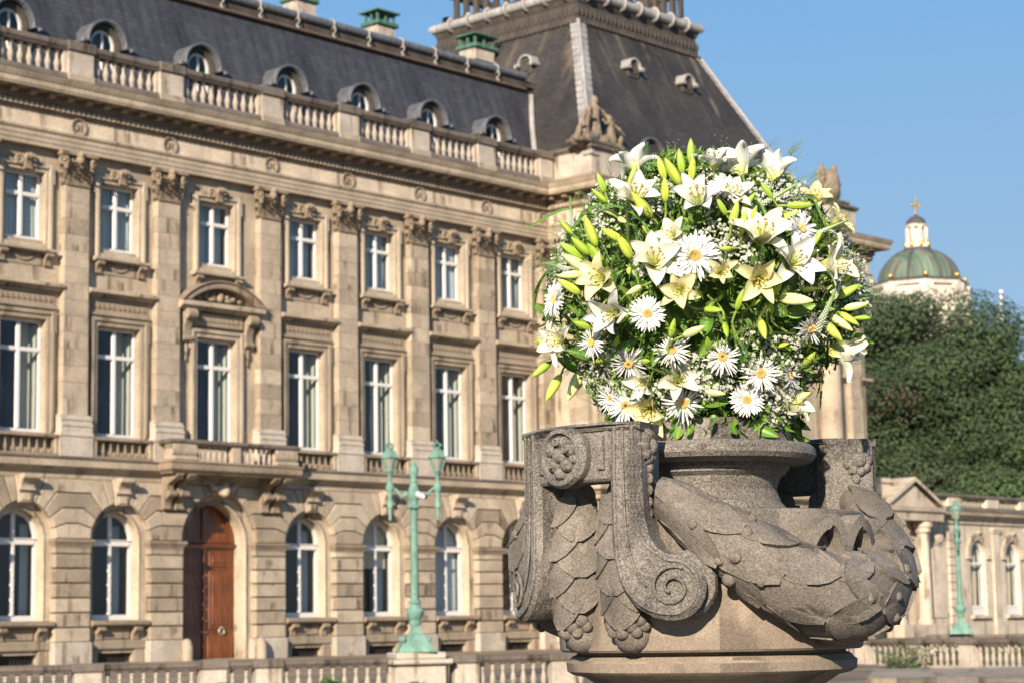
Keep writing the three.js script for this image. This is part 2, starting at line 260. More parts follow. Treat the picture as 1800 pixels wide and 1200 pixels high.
// Corinthian pilaster capital: half-widths hw at the neck
function capitalGeo() {
  const o = [], H = 1.12; // from 0 to H, z from 0 out to .28
  o.push(cbox(-.47, .47, 0, .06, -.02, .34, .025), cbox(-.44, .44, .06, .96, -.02, .27, .02));
  o.push(ext([[-.70, 0], [.70, 0], [.74, .14], [-.74, .14]], -.02, .44, .02).translate(0, .98, 0));
  const leaf = (x, y, w, h, z, out) => { const pts = [], n = 6; const g = new THREE.PlaneGeometry(w, h, 4, n); const p = g.attributes.position; for (let i = 0; i < p.count; i++) { const v = p.getY(i) / h + .5, u = p.getX(i) / w * 2; const curl = v > .7 ? (v - .7) / .3 : 0; p.setXYZ(i, x + u * w * .5 * (1 - .55 * v * v) * (1 + .12 * Math.sin(v * 18)), y + v * h - curl * curl * h * .28, z + out * (v * v * .55) + curl * out * .9 - .035 * u * u + .02 * Math.cos(u * 7)); } g.computeVertexNormals(); return g; };
  for (const x of [-.34, 0, .34]) o.push(leaf(x, .05, .34, .46, .27, .20));
  for (const x of [-.46, -.17, .17, .46]) o.push(leaf(x, .22, .30, .56, .27, .23));
  for (const s of [-1, 1]) { // volutes and side leaves
    o.push(at(new THREE.TorusGeometry(.125, .065, 7, 14), s * .58, .80, .34, s * .5), ball(.085, s * .58, .80, .38), ball(.09, s * .5, .62, .36, 1, 1.5, 1), leaf(s * .5, .5, .22, .46, .26, .2), at(new THREE.TorusGeometry(.07, .03, 5, 10), s * .16, .86, .31), at(cbox(-.03, .03, 0, .12, 0, .22, .01), s * .47, .1, .02));
  }
  for (const s of [-1, 1]) for (const y of [.08, .36]) o.push(at(leaf(0, 0, .26, .42, 0, .14), s * .45, y, .12, s * Math.PI / 2));
  o.push(ball(.15, 0, .86, .42, 1, 1.1, .8), ball(.1, 0, .6, .42, 1.4, .8, .8), ball(.12, 0, 1.03, .47, 1, 1, .7), ball(.06, -.09, 1.0, .44), ball(.06, .09, 1.0, .44));
  return geo(o);
}
const CAP = capitalGeo();
const drum = []; // pilaster shaft blocks
function pilaster(parent, x, y0 = 6.5, hw0 = .49, z0 = 0, ry = 0, xoff = 0) {
  const p = part('pilaster', parent); p.position.set(x, 0, z0); p.rotation.y = ry;
  mesh('pedestal', [cbox(-.655, .655, 6.5, 7.14, -.1, .40, .012), cbox(-.68, .68, 7.14, 7.26, -.1, .43, .02)], stonePale, p);
  mesh('plinth_moulding', [alongX([[-.1, 7.26], [.40, 7.26], [.40, 7.42], [.385, 7.44], [.42, 7.48], [.42, 7.54], [.37, 7.58], [.36, 7.64], [.39, 7.67], [.39, 7.71], [.32, 7.76], [.29, 7.84], [-.1, 7.84]], -.60, .60)], stonePale, p);
  const n = 14; for (let k = 0; k < n; k++) { const a = 7.84 + k * (7.4 / n), b = 7.84 + (k + 1) * (7.4 / n), w = lerp(.49, .465, k / n) + R(-.003, .003); const m = mesh('stone_block', geo([cbox(-w, w, a + .002, b - .002, -.05, .275 + R(-.003, .004), .007)], R(0, 5), R(0, 5)), stoneTones[[0, 0, 1, 3, 0, 2, 1][Math.floor(rnd() * 7)]], p); }
  const c = mesh('capital', CAP, stoneCarved, p); c.position.set(0, 15.24, 0);
}
const balusterGeo = (h, fat = .36) => { const k = h; return geo([lathe([[0, 0], [.30, 0], [.30, .07], [.2, .1], [.2, .13], [.31, .27], [.33, .36], [.27, .48], [.16, .66], [.14, .74], [.21, .78], [.21, .81], [.15, .84], [.28, .9], [.28, 1], [0, 1]].map(([r, y]) => [r * k * fat, y * k]), 12)]); };

// ground storey: rusticated piers, stepped voussoirs
const TH = [0, 17, 34, 51, 68].map((d) => d * Math.PI / 180), YS = [3.9, 4.39, 4.88, 5.36, 5.81];
const rOf = (b) => (b === C0 ? 1.62 : 1.17);
function stepPts(c, r, i, side) { // joint i of the arch centred c, on its side (-1 left half, 1 right half): [point on arch, bend point]
  const t = TH[i], a = [c + side * r * Math.cos(t), 3.9 + r * Math.sin(t)], rho = i ? (YS[i] - 3.9) / Math.sin(t) : r; return [a, i ? [c + side * rho * Math.cos(t), YS[i]] : a];
}
function arcPts(c, r, t0, t1, side) { const o = []; for (let k = 1; k < 4; k++) { const t = lerp(t0, t1, k / 4); o.push([c + side * r * Math.cos(t), 3.9 + r * Math.sin(t)]); } return o; }
const piersX = [...pil, 17.28];
piersX.forEach((x, i) => {
  const p = part('pier', wing), w = .683, x0 = x - w, x1 = i === piersX.length - 1 ? XR + .02 : x + w;
  mesh('plinth_block', geo([cbox(x0 - .05, Math.min(x1 + .05, XR), -.35, .66, -.05, .335, .03)], R(0, 5), R(0, 5)), stonePale, p);
  for (let k = 0; k < 6; k++) mesh('stone_block', geo([cbox(x0, x1, .668 + k * .4643, .668 + (k + 1) * .4643 - .034, -.02, .275 + R(-.006, .006), .03)], R(0, 5), R(0, 5)), tone(), p);
  mesh('necking_block', geo([cbox(x0 + .01, x1, 3.455, 3.65, -.02, .26, .01)], R(0, 5), 0), tone(), p);
  mesh('impost', [sweep([[-.2, 3.65], [.01, 3.65], [.02, 3.70], [.05, 3.74], [.08, 3.80], [.10, 3.81], [.10, 3.88], [.06, 3.9], [-.2, 3.9]], [[x0, -.3], [x0, .27], [x1, .27], [x1, -.3]])], stoneCarved, p);
  const bl = bays[i], br = bays[i + 1]; // arches on either side: bays[i] lies left of pier i
  for (let k = 0; k < 4; k++) {
    const pts = [];
    const rl = rOf(bl), [la, lb] = stepPts(bl, rl, k, 1), [lc, ld] = stepPts(bl, rl, k + 1, 1);
    pts.push(...(br !== undefined ? [] : [[XR, YS[k]], [XR, YS[k + 1]]]));
    if (br === undefined) { pts.push(ld, lc, ...arcPts(bl, rl, TH[k], TH[k + 1], 1).reverse(), la, lb); }
    else { const rr = rOf(br), [ra, rb] = stepPts(br, rr, k, -1), [rc, rd] = stepPts(br, rr, k + 1, -1); pts.push(rb, ra, ...arcPts(br, rr, TH[k], TH[k + 1], -1), rc, rd, ld, lc, ...arcPts(bl, rl, TH[k], TH[k + 1], 1).reverse(), la, lb); }
    const q = pts.filter((a, j) => j === 0 || Math.hypot(a[0] - pts[j - 1][0], a[1] - pts[j - 1][1]) > .004); if (Math.hypot(q[0][0] - q[q.length - 1][0], q[0][1] - q[q.length - 1][1]) < .004) q.pop();
    mesh('stone_block', geo([ext(q, -.02, .272 + R(-.006, .006), .024, [], .016)], R(0, 5), R(0, 5)), tone(), p);
  }
});
bays.forEach((b, bi) => {
  const r = rOf(b), a = part('arch', wing), k0 = 79 * Math.PI / 180, isDoor = b === C0;
  for (const s of [-1, 1]) {
    const [A, B] = stepPts(b, r, 4, s), rho = (5.81 - 3.9) / Math.sin(k0), e = [b + s * r * Math.cos(k0), 3.9 + r * Math.sin(k0)], top = [b + s * rho * Math.cos(k0), 5.81];
    mesh('stone_block', geo([ext([A, B, top, e, ...arcPts(b, r, TH[4], k0, s).reverse()], -.02, .272, .024, [], .016)], R(0, 5), R(0, 5)), tone(), a);
  }
  const kw0 = r * Math.cos(k0) + .01, kw1 = 1.91 / Math.tan(k0) - .01, yb = 3.9 + r - .06;
  const key = [ext([[b - kw0, yb], [b + kw0, yb], [b + kw1, 5.84], [b - kw1, 5.84]], -.02, .33, .02)];
  if (!isDoor) key.push(...consoleGeo(kw1 * 1.5, .52, .34).map((g) => at(g, b, 5.36, .30)), cbox(b - kw0 * .7, b + kw0 * .7, yb + .06, 5.3, .3, .37, .015));
  else key.push(sdfMesh([[0, 0, 0, .14, -.45, .12, 0, .05], [0, 0, 0, .14, .45, .12, 0, .05], [-.45, .12, 0, .09, -.6, .25, .05, .03], [.45, .12, 0, .09, .6, .25, .05, .03], [0, .15, .05, .16, 0, -.05, .1, .12]], 0, 0, 0, .85, 34, .05, .05).translate(b, 5.6, .42));
  mesh('keystone', key, stoneTones[2], a);
  if (!isDoor) { // window, sill, apron
    const w = GFW.clone(); wing.add(w); w.position.x = b; varyCurtains(w); if (bi === 6) mesh('blind', [waveSheet(-.80, .80, 1.5, 4.6, -.62, .012, 4)], curtainPale, w); if (bi === 5) mesh('blind', [box(-.82, .82, 3.1, 4.7, -.7, -.68)], curtainCream, w);
    mesh('reveal', [ext(ringArch(b, 1.04, .90, 1.33, 3.9), -.12, .0, .03)], stoneTones[2], w).position.x = -b;
    mesh('sill', [alongX([[-.35, 1.13], [.26, 1.13], [.30, 1.18], [.36, 1.2], [.36, 1.30], [.32, 1.33], [-.35, 1.345]], b - 1.12, b + 1.12)], stoneCarved, w).position.x = -b;
    for (const s of [-1, 1]) mesh('bracket', consoleGeo(.24, .42, .30).map((g) => at(g, b + s * .72, .70, .01)), stoneCarved, w).position.x = -b;
    mesh('apron', [cbox(b - 1.1, b + 1.1, .42, .70, -.05, .12, .02), cbox(b - .52, b + .52, .74, 1.1, -.05, .06, .02), cbox(b - 1.1, b - .73, -.3, .40, -.05, .09, .02), cbox(b + .73, b + 1.1, -.3, .40, -.05, .09, .02)], stoneTones[3], w).position.x = -b;
    const gr = []; for (let k = -5; k <= 5; k++) gr.push(box(b + k * .13 - .012, b + k * .13 + .012, -.02, .3, -.2, -.17)); mesh('grille', gr, ironDark, w).position.x = -b;
    mesh('cellar_back', [box(b - .75, b + .75, -.1, .32, -.9, -.67)], roomDark, w).position.x = -b;
  }
});
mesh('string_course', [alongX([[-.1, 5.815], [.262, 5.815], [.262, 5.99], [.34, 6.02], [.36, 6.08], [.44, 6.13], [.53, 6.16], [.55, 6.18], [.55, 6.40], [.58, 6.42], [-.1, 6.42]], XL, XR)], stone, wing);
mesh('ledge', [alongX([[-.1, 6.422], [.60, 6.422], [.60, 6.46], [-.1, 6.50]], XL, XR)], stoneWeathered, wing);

// door
{
  const d = part('door', wing), z = -.62, woodMap = tex(512, 1.2, (u, v) => { const g = fbm(u, v, 40, 3, 4, 61), a = fbm(u, v, 3, 3, 3, 67), t = .62 + (g - .5) * .5 + (a - .5) * .2; return [t, t * .93, t * .85]; });
  const wood = new THREE.MeshPhysicalMaterial({ color: lin(.32, .098, .026), map: woodMap, roughness: .38, clearcoat: .35, clearcoatRoughness: .3, side: THREE.DoubleSide });
  const w2 = new THREE.MeshPhysicalMaterial({ color: lin(.40, .135, .036), map: woodMap, roughness: .4, clearcoat: .3, clearcoatRoughness: .3, side: THREE.DoubleSide });
  for (const s of [-1, 1]) {
    const X = (a, b) => (s > 0 ? [C0 + a, C0 + b] : [C0 - b, C0 - a]);
    const leafG = [cbox(...X(.02, 1.34), -.12, 3.72, z - .08, z, .01)];
    mesh('leaf', leafG, wood, d);
    for (const [a, b, y0, y1] of [[.22, 1.2, 1.0, 2.95], [.22, 1.2, 3.1, 3.6]]) { mesh('panel', [cbox(...X(a, b), y0, y1, z - .01, z + .035, .03), cbox(...X(a + .12, b - .12), y0 + .12, y1 - .12, z + .03, z + .065, .03)], w2, d); }
    mesh('kick_panel', [cbox(...X(.14, 1.28), -.1, .78, z - .01, z + .06, .02)], w2, d);
    for (let k = 0; k < 7; k++) mesh('stud', [ball(.03, C0 + s * .12, .9 + k * .38, z + .02)], std(.5, .32, .12, { metalness: .8, roughness: .35 }), d);
  }
  mesh('centre_bead', [cbox(C0 - .06, C0 + .06, -.1, 3.72, z, z + .06, .015)], wood, d);
  mesh('transom_rail', [alongX([[z - .1, 3.72], [z + .06, 3.72], [z + .14, 3.80], [z + .14, 3.86], [z + .05, 3.9], [z - .1, 3.9]], C0 - 1.36, C0 + 1.36)], wood, d);
  mesh('fanlight_frame', [ext(archPath(C0, 1.35, 3.9, 3.9, THREE.Shape), z - .05, z + .05, .02, [archPath(C0, 1.12, 4.02, 4.02)]), cbox(C0 - .1, C0 + .1, 3.9, 5.16, z - .04, z + .08, .02)], wood, d);
  for (const s of [-1, 1]) { const q = new THREE.Shape(); q.moveTo(C0 + s * .1, 4.0); q.lineTo(C0 + s * 1.13, 4.0); q.absarc(C0, 4.0, 1.13, s > 0 ? 0 : Math.PI, s > 0 ? Math.PI / 2 - .09 : Math.PI / 2 + .09, s < 0); mesh('fanlight_panel', [ext(q, z - .04, z + .0, .0)], w2, d); }
  mesh('knocker', [at(new THREE.TorusGeometry(.11, .03, 8, 20), C0 + .72, .92, z + .10), ball(.05, C0 + .72, 1.04, z + .09)], std(.55, .5, .42, { metalness: .7, roughness: .35 }), d);
  const j = mesh('door_reveal', [ext(ringArch(C0, 1.50, 1.33, -.3, 3.87), -.2, 0, .03)], stoneTones[2], d);
  for (const s of [-1, 1]) mesh('guard_stone', [lathe([[0, .70], [.09, .68], [.16, .6], [.17, .5], [.2, .46], [.21, 0], [.21, -.4], [0, -.4]], 20).translate(C0 + s * 1.6, 0, .50)], stoneTones[1], d);
  mesh('doorstep', [cbox(C0 - 1.5, C0 + 1.5, -.5, -.01, -.66, .34, .02)], stonePale, d);
}
// balcony over the door
{
  const b = part('balcony', wing), w = 2.75, zf = 1.15;
  mesh('slab', [sweep([[-.5, 6.08], [-.05, 6.08], [0, 6.14], [.08, 6.2], [.1, 6.24], [.1, 6.42], [.14, 6.44], [.14, 6.5], [-.5, 6.5]], [[C0 - w, -.1], [C0 - w, zf], [C0 + w, zf], [C0 + w, -.1]]), box(C0 - w + .4, C0 + w - .4, 6.1, 6.46, .1, zf - .3)], stoneCarved, b);
  for (const s of [-1, 1]) for (const dx of [1.86, 2.36]) mesh('console', [...consoleGeo(.30, .56, .78).map((g) => at(g, C0 + s * dx, 5.52, .262)), ...consoleGeo(.32, .62, .44).map((g) => at(g, C0 + s * dx, 4.92, .262))], stoneCarved, b);
  const rounded = (x) => [cbox(x - .52, x + .52, 6.5, 6.66, zf - .5, zf + .06, .04), at(new THREE.CylinderGeometry(.27, .27, 1.0, 18), x, 6.86, zf - .24, 0, 0, Math.PI / 2), cbox(x - .5, x + .5, 6.86, 7.06, zf - .5, zf + .03, .04)];
  for (const s of [-1, 1]) mesh('end_pedestal', rounded(C0 + s * 2.22), stoneTones[1], b);
  mesh('middle_pedestal', [cbox(C0 - .2, C0 + .2, 6.5, 7.06, zf - .34, zf - .02, .02)], stoneTones[1], b);
  mesh('rail', [sweep([[-.34, 7.06], [.02, 7.06], [.06, 7.11], [.06, 7.18], [.0, 7.22], [-.34, 7.22]], [[C0 - w, .45], [C0 - w, zf], [C0 + w, zf], [C0 + w, .45]])], stoneWeathered, b);
  const bg = balusterGeo(.56); for (const s of [-1, 1]) for (let k = 0; k < 6; k++) mesh('baluster', bg, stonePale, b).position.set(C0 + s * lerp(.36, 1.58, k / 5), 6.5, zf - .18);
}
// first floor and second floor bays
const FR = geo(flowerRow(11, 1.0, 11.47, .04, .062)), SW = geo([...swag(.42, 12.86, .17, .05, .055), ball(.07, -.45, 12.86, .05), ball(.07, .45, 12.86, .05)]);
const CART = geo([...consoleGeo(.26, .5, .22).map((g) => at(g, 0, 15.56, .12)), at(new THREE.TorusGeometry(.13, .05, 6, 14), -.3, 15.86, .14), at(new THREE.TorusGeometry(.13, .05, 6, 14), .3, 15.86, .14), ball(.1, -.55, 15.82, .1, 1.9, .7, .6), ball(.1, .55, 15.82, .1, 1.9, .7, .6), ball(.05, -.85, 15.78, .08, 2.4, .8, .6), ball(.05, .85, 15.78, .08, 2.4, .8, .6), ball(.13, 0, 15.98, .3, 1, .9, .8)]);
const BAL5 = balusterGeo(.49);
bays.forEach((b, bi) => {
  const f = FFW.clone(); wing.add(f); f.position.x = b; varyCurtains(f); const isDoor = b === C0;
  const arch = (hw, y0, y1, wd, z) => [cbox(-hw - wd, -hw, y0, y1 + wd, -.02, z, .02), cbox(hw, hw + wd, y0, y1 + wd, -.02, z, .02), cbox(-hw + .002, hw - .002, y1, y1 + wd, -.02, z - .002, .02)];
  mesh('surround', [...arch(.86, 7.24, 10.82, .15, .09), ...arch(1.01, 7.24, 10.97, .13, .15), cbox(-1.23, -1.14, 10.4, 11.1, -.02, .13, .02), cbox(1.14, 1.23, 10.4, 11.1, -.02, .13, .02)], stoneTones[isDoor ? 1 : 3], f);
  mesh('sill', [cbox(-1.16, 1.16, 7.12, 7.24, -.3, .11, .015)], stonePale, f);
  if (!isDoor) {
    mesh('frieze', [cbox(-1.24, 1.24, 11.16, 11.27, -.02, .12, .02), cbox(-1.2, 1.2, 11.272, 11.67, -.02, .03, .005), cbox(-1.24, 1.24, 11.672, 11.75, -.02, .10, .02)], stoneTones[3], f);
    mesh('frieze_ornament', FR, stoneCarved, f);
    mesh('window_cornice', [alongX([[-.02, 11.75], [.14, 11.76], [.18, 11.80], [.26, 11.84], [.34, 11.86], [.36, 11.88], [.36, 11.98], [.32, 12.0], [-.02, 12.07]], -1.34, 1.34)], stone, f);
    const br = part('balustrade', wing); br.position.x = b;
    mesh('rail', [alongX([[.10, 7.06], [.36, 7.06], [.40, 7.09], [.40, 7.17], [.36, 7.19], [.10, 7.20]], -1.19, 1.19)], stoneCarved, br);
    mesh('base_rail', [box(-1.19, 1.19, 6.49, 6.57, .12, .38)], stoneCarved, br);
    for (let k = 0; k < 8; k++) mesh('baluster', BAL5, stoneCarved, br).position.set(lerp(-1.02, 1.02, k / 7), 6.57, .25);
    for (const s of [-1, 1]) mesh('end_block', [cbox(s * 1.12 - .07, s * 1.12 + .07, 6.57, 7.06, .13, .36, .01)], stone, br);
  } else {
    const pd = part('pediment', wing); pd.position.x = b;
    for (const s of [-1, 1]) mesh('console', [...consoleGeo(.34, 1.1, .36).map((g) => at(g, s * 1.36, 10.62, .02)), ball(.09, s * 1.36, 10.4, .1, .8, 2.2, .6), ball(.06, s * 1.36, 10.1, .07, .8, 2.2, .6)], stoneTones[3], pd);
    mesh('frieze', [cbox(-1.1, 1.1, 11.2, 11.66, -.02, .16, .02), ...flowerRow(9, .8, 11.43, .17, .07)], stoneTones[3], pd);
    mesh('cornice', [alongX([[-.02, 11.68], [.3, 11.7], [.4, 11.76], [.52, 11.82], [.52, 11.94], [.46, 11.98], [-.02, 11.98]], -1.82, 1.82)], stone, pd);
    const rad = 2.62, cy = 12.72 - rad, a0 = Math.asin(1.82 / rad); const arcO = new THREE.Shape(), ry = (t, r) => [r * Math.sin(t), cy + r * Math.cos(t)]; const po = [], pi = []; for (let k = 0; k <= 24; k++) { const t = lerp(-a0, a0, k / 24); po.push(ry(t, rad)); pi.push([ry(t, rad - .22)[0] * .985, Math.max(11.985, ry(t, rad - .22)[1])]); }
    mesh('segmental_arch', [ext([...po, ...pi.slice().reverse()], -.02, .50, .03), ext([...po.map(([x, y]) => [x * 1.012, y + .05]), ...po.slice().reverse()], -.02, .56, .01)], stoneCarved, pd);
    mesh('tympanum_carving', [ext([...pi, [1.6, 11.98], [-1.6, 11.98]], -.02, .12, 0), ...[-.9, -.6, -.3, 0, .3, .6, .9].map((x) => ball(.13 - Math.abs(x) * .05, x, 12.14 + .12 * (1 - x * x), .2, 1.2, .9, .8)), ball(.17, 0, 12.24, .22, .9, 1.2, .8), ball(.16, .36, 12.13, .2, 1.5, .6, .7), ball(.16, -.36, 12.13, .2, 1.5, .6, .7)], stoneCarved, pd);
  }
  const s2 = SFW.clone(); wing.add(s2); s2.position.x = b; varyCurtains(s2);
  mesh('surround', [...arch(.74, 13.24, 15.56, .13, .08), ...arch(.87, 13.08, 15.69, .13, .15), cbox(-1.09, -1.0, 15.2, 15.8, -.02, .13, .02), cbox(1.0, 1.09, 15.2, 15.8, -.02, .13, .02), cbox(-.87, .87, 13.08, 13.24, -.02, .10, .02)], stoneTones[2], s2);
  mesh('cartouche', CART, stoneCarved, s2);
  mesh('sill', [alongX([[-.3, 12.94], [.22, 12.94], [.27, 12.98], [.30, 12.985], [.30, 13.05], [.26, 13.07], [-.3, 13.08]], -1.12, 1.12)], stoneTones[1], s2);
  for (const s of [-1, 1]) mesh('bracket', consoleGeo(.24, .40, .24).map((g) => at(g, s * .86, 12.54, .0)), stoneCarved, s2);
  if (!isDoor) { mesh('apron', [cbox(-.72, .72, 12.54, 12.92, -.02, .03, .01)], stoneTones[3], s2); mesh('garland', SW, stoneCarved, s2); }
});
for (const x of pil) pilaster(wing, x);
pilaster(wing, 17.32);
// entablature: wing and pavilion share one profile, mitred at the corner
const ARCHI = [[-.1, 16.36], [.30, 16.36], [.30, 16.50], [.325, 16.505], [.325, 16.66], [.35, 16.665], [.35, 16.80], [.39, 16.83], [.42, 16.88], [.42, 16.93], [.28, 16.95], [-.1, 16.95]];
const FRIEZE = [[-.1, 16.951], [.285, 16.951], [.285, 17.46], [-.1, 17.46]];
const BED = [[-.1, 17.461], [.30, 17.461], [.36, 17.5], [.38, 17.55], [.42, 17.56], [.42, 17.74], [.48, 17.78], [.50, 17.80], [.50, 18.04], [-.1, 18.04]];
const CORONA = [[-.1, 18.041], [1.00, 18.041], [1.00, 18.10], [1.03, 18.105], [1.03, 18.27], [1.07, 18.30], [1.10, 18.36], [1.14, 18.42], [1.14, 18.45], [-.1, 18.45]];
const BLOCK = [[-1.2, 18.451], [1.15, 18.451], [1.15, 18.485], [.35, 18.53], [-1.2, 18.53]];
for (const [o, a, b] of [[wing, 0, 1], [pav, 1, 4]]) {
  mesh('architrave', [sweep(ARCHI, PLAN, a, b)], stone, o); mesh('frieze', [sweep(FRIEZE, PLAN, a, b)], stoneFrieze, o);
  mesh('bed_moulding', [sweep(BED, PLAN, a, b)], stoneBedShadeDirt, o); mesh('corona', [sweep(CORONA, PLAN, a, b)], stone, o); mesh('gutter_ledge', [sweep(BLOCK, PLAN, a, b)], stoneWeathered, o);
}
const MOD = geo([cbox(-.12, .12, 17.88, 18.01, .49, .74, .02), at(new THREE.CylinderGeometry(.07, .07, .24, 10), 0, 17.945, .75, 0, 0, Math.PI / 2), cbox(-.15, .15, 18.005, 18.042, .49, .82, .005)]);
for (let x = XL + .3; x < XR - .6; x += .7175) mesh('modillion', MOD, stoneCarved, wing).position.x = x;
for (let x = XR + .4; x < XE; x += .7175) mesh('modillion', MOD, stoneCarved, pav).position.set(x, 0, ZF);
for (let z = .9; z < ZF; z += .72) { const m = mesh('modillion', MOD, stoneCarved, pav); m.rotation.y = -Math.PI / 2; m.position.set(XR, 0, z); }
{ const dn = []; for (let x = XL; x < XR - .5; x += .2) dn.push(box(x, x + .12, 17.57, 17.72, .41, .49)); mesh('dentils', dn, stoneTones[0], wing).userData.kind = 'stuff';
  const d2 = []; for (let x = XR; x < XE; x += .2) d2.push(box(x, x + .12, 17.57, 17.72, ZF + .41, ZF + .49)); for (let z = .5; z < ZF; z += .2) d2.push(box(XR - .49, XR - .41, 17.57, 17.72, z, z + .12)); mesh('dentils', d2, stoneTones[0], pav).userData.kind = 'stuff'; }
const WREATH = geo([at(new THREE.TorusGeometry(.26, .045, 6, 24), 0, 0, 0), ...Array.from({ length: 16 }, (_, i) => ball(.045, .28 * Math.cos(i * .3927), .28 * Math.sin(i * .3927), .03, 1, 1, .7)), cbox(-.09, -.05, -.12, .13, -.02, .03, .008), cbox(-.15, -.091, -.12, -.08, -.02, .03, .008), cbox(.05, .09, -.12, .13, -.02, .03, .008), cbox(.091, .15, -.12, -.08, -.02, .03, .008), cbox(-.03, .03, -.02, .02, -.02, .03, .008)]);
for (const x of [...pil, 17.0]) mesh('wreath_medallion', WREATH, stoneTones[3], wing).position.set(x, 17.2, .31);

// roof balustrade
{
  const bg = balusterGeo(.74, .44), dies = [...pil, 17.25];
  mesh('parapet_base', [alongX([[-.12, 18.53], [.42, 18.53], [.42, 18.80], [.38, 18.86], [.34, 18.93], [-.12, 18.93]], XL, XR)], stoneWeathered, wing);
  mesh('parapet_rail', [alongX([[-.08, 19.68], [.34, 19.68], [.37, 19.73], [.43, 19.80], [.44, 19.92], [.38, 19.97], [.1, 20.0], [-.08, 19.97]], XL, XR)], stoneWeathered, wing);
  dies.forEach((x, i) => {
    const d = part('parapet_bay', wing), x1 = i === dies.length - 1 ? XR : x + .5;
    mesh('pedestal', geo([cbox(x - .5, x1, 18.93, 19.68, -.08, .40, .012)], R(0, 5), 0), stonePale, d);
    mesh('pedestal_foot', [cbox(x - .53, Math.min(x1 + .03, XR), 18.535, 18.93, -.1, .455, .02)], stoneTones[1], d);
    mesh('pedestal_cap', [cbox(x - .56, Math.min(x1 + .06, XR), 19.69, 20.015, -.1, .475, .03)], stoneWeathered, d);
    const xa = i ? dies[i - 1] + .5 : XL, w = x - .5 - xa; const n = Math.max(2, Math.round(w / .385));
    for (const e of [0, 1]) mesh('half_pedestal', [cbox(e ? x - .62 : xa, e ? x - .5 : xa + .12, 18.93, 19.68, .02, .30, .01)], stonePale, d);
    for (let k = 0; k < n; k++) mesh('baluster', bg, stonePale, d).position.set(xa + .12 + (w - .24) * (k + .5) / n, 18.935, .16);
  });
}
// mansard roof
{
  const z0 = -.55, z1 = -2.42, y0 = 18.5, y1 = 23.45, k = (z1 - z0) / (y1 - y0);
  const quad = (a, b, c, d, nu = 1) => { const g = new THREE.BufferGeometry(); g.setAttribute('position', new THREE.Float32BufferAttribute([...a, ...b, ...c, ...a, ...c, ...d], 3)); g.computeVertexNormals(); return g; };
  const xe = 21.0, roofG = quad([XL, y0, z0], [xe, y0, z0], [xe, y1, z1], [XL, y1, z1]);
  const rf = part('roof', wing);
  mesh('slates', geo([roofG]), slate, rf);
  mesh('flat_top', [box(XL, xe, 23.6, 23.85, -12, z1)], leadDark, rf);
  mesh('gutter_board', [alongX([[z1 - .2, 23.3], [z1 + .10, 23.34], [z1 + .16, 23.4], [z1 + .13, 23.52], [z1 + .02, 23.56], [z1 + .02, 23.85], [z1 - .2, 23.9]], XL, 19.0)], leadDark, rf);
  mesh('ridge_roll', [at(new THREE.CylinderGeometry(.165, .165, 19.0 - XL, 14), (19.0 + XL) / 2, 24.0, z1 + .04, 0, 0, Math.PI / 2)], lead, rf);
  mesh('drip_moulding', [at(new THREE.CylinderGeometry(.06, .06, 18.9 - XL, 8), (18.9 + XL) / 2, 23.42, z1 + .17, 0, 0, Math.PI / 2)], std(.24, .16, .11, { map: leadMap }), rf);
  for (let x = XL + .6, i = 0; x < 19.0; x += 1.86, i++) mesh('roll_strap', [at(new THREE.TorusGeometry(.185, .035, 6, 16), x, 24.0, z1 + .04, Math.PI / 2), tube([V(x, 23.9, z1 + .2), V(x + .02, 23.72, z1 + .24), V(x, 23.58, z1 + .12), V(x + .02, 23.45, z1 + .24)], .035, 10, 6), ball(.06, x, 24.2, z1 + .02, 1.2, .8, 1)], leadPale, rf);
  mesh('valley_strip', [tube([V(17.75, 19.9, -.75), V(18.5, 21.5, -1.55), V(19.3, 23.2, -2.3)], .12, 8, 8)], leadPale, rf);
}
function dormer(parent, x, zf, yc) { // arched dormer, hood front at zf, arch centre height yc
  const d = part('dormer', parent), g = (r) => archPath(0, r, -.05, 0, THREE.Shape); d.position.set(x, yc, zf);
  mesh('hood', [ext(ringArch(0, .78, .70, -.04, 0), -1.9, -.02, .0), ext(ringArch(0, .82, .735, -.06, 0), -.1, .05, .015), cbox(-1.0, -.69, -.10, .0, -1.0, .06, .03), cbox(.69, 1.0, -.10, .0, -1.0, .06, .03), cbox(-1.08, -.92, -.16, -.02, -.1, .08, .03), cbox(.92, 1.08, -.16, -.02, -.1, .08, .03)], lead, d);
  mesh('cheek', [ext(ringArch(0, .70, .50, -1.6, 0), -.46, -.20, .02), ext(ringArch(0, .64, .57, -1.6, 0), -.21, -.14, .015), box(-.7, -.5, -1.6, 0, -1.6, -.4), box(.5, .7, -1.6, 0, -1.6, -.4)], leadDark, d);
  mesh('window_frame', [ext(archPath(0, .50, -1.5, 0, THREE.Shape), -.38, -.30, .01, [archPath(0, .42, -1.4, 0)]), cbox(-.04, .04, -1.4, .43, -.385, -.29, .01)], whitePaint, d);
  const pg = new THREE.ShapeGeometry(archPath(0, .43, -1.4, 0, THREE.Shape), 12); pg.translate(0, 0, -.35); mesh('pane', pg, glass, d);
  mesh('attic_room', [box(-.6, .6, -1.6, .6, -1.5, -1.4)], roomDark, d);
  return d;
}
for (const b of bays) dormer(wing, b, -.72, 20.6);
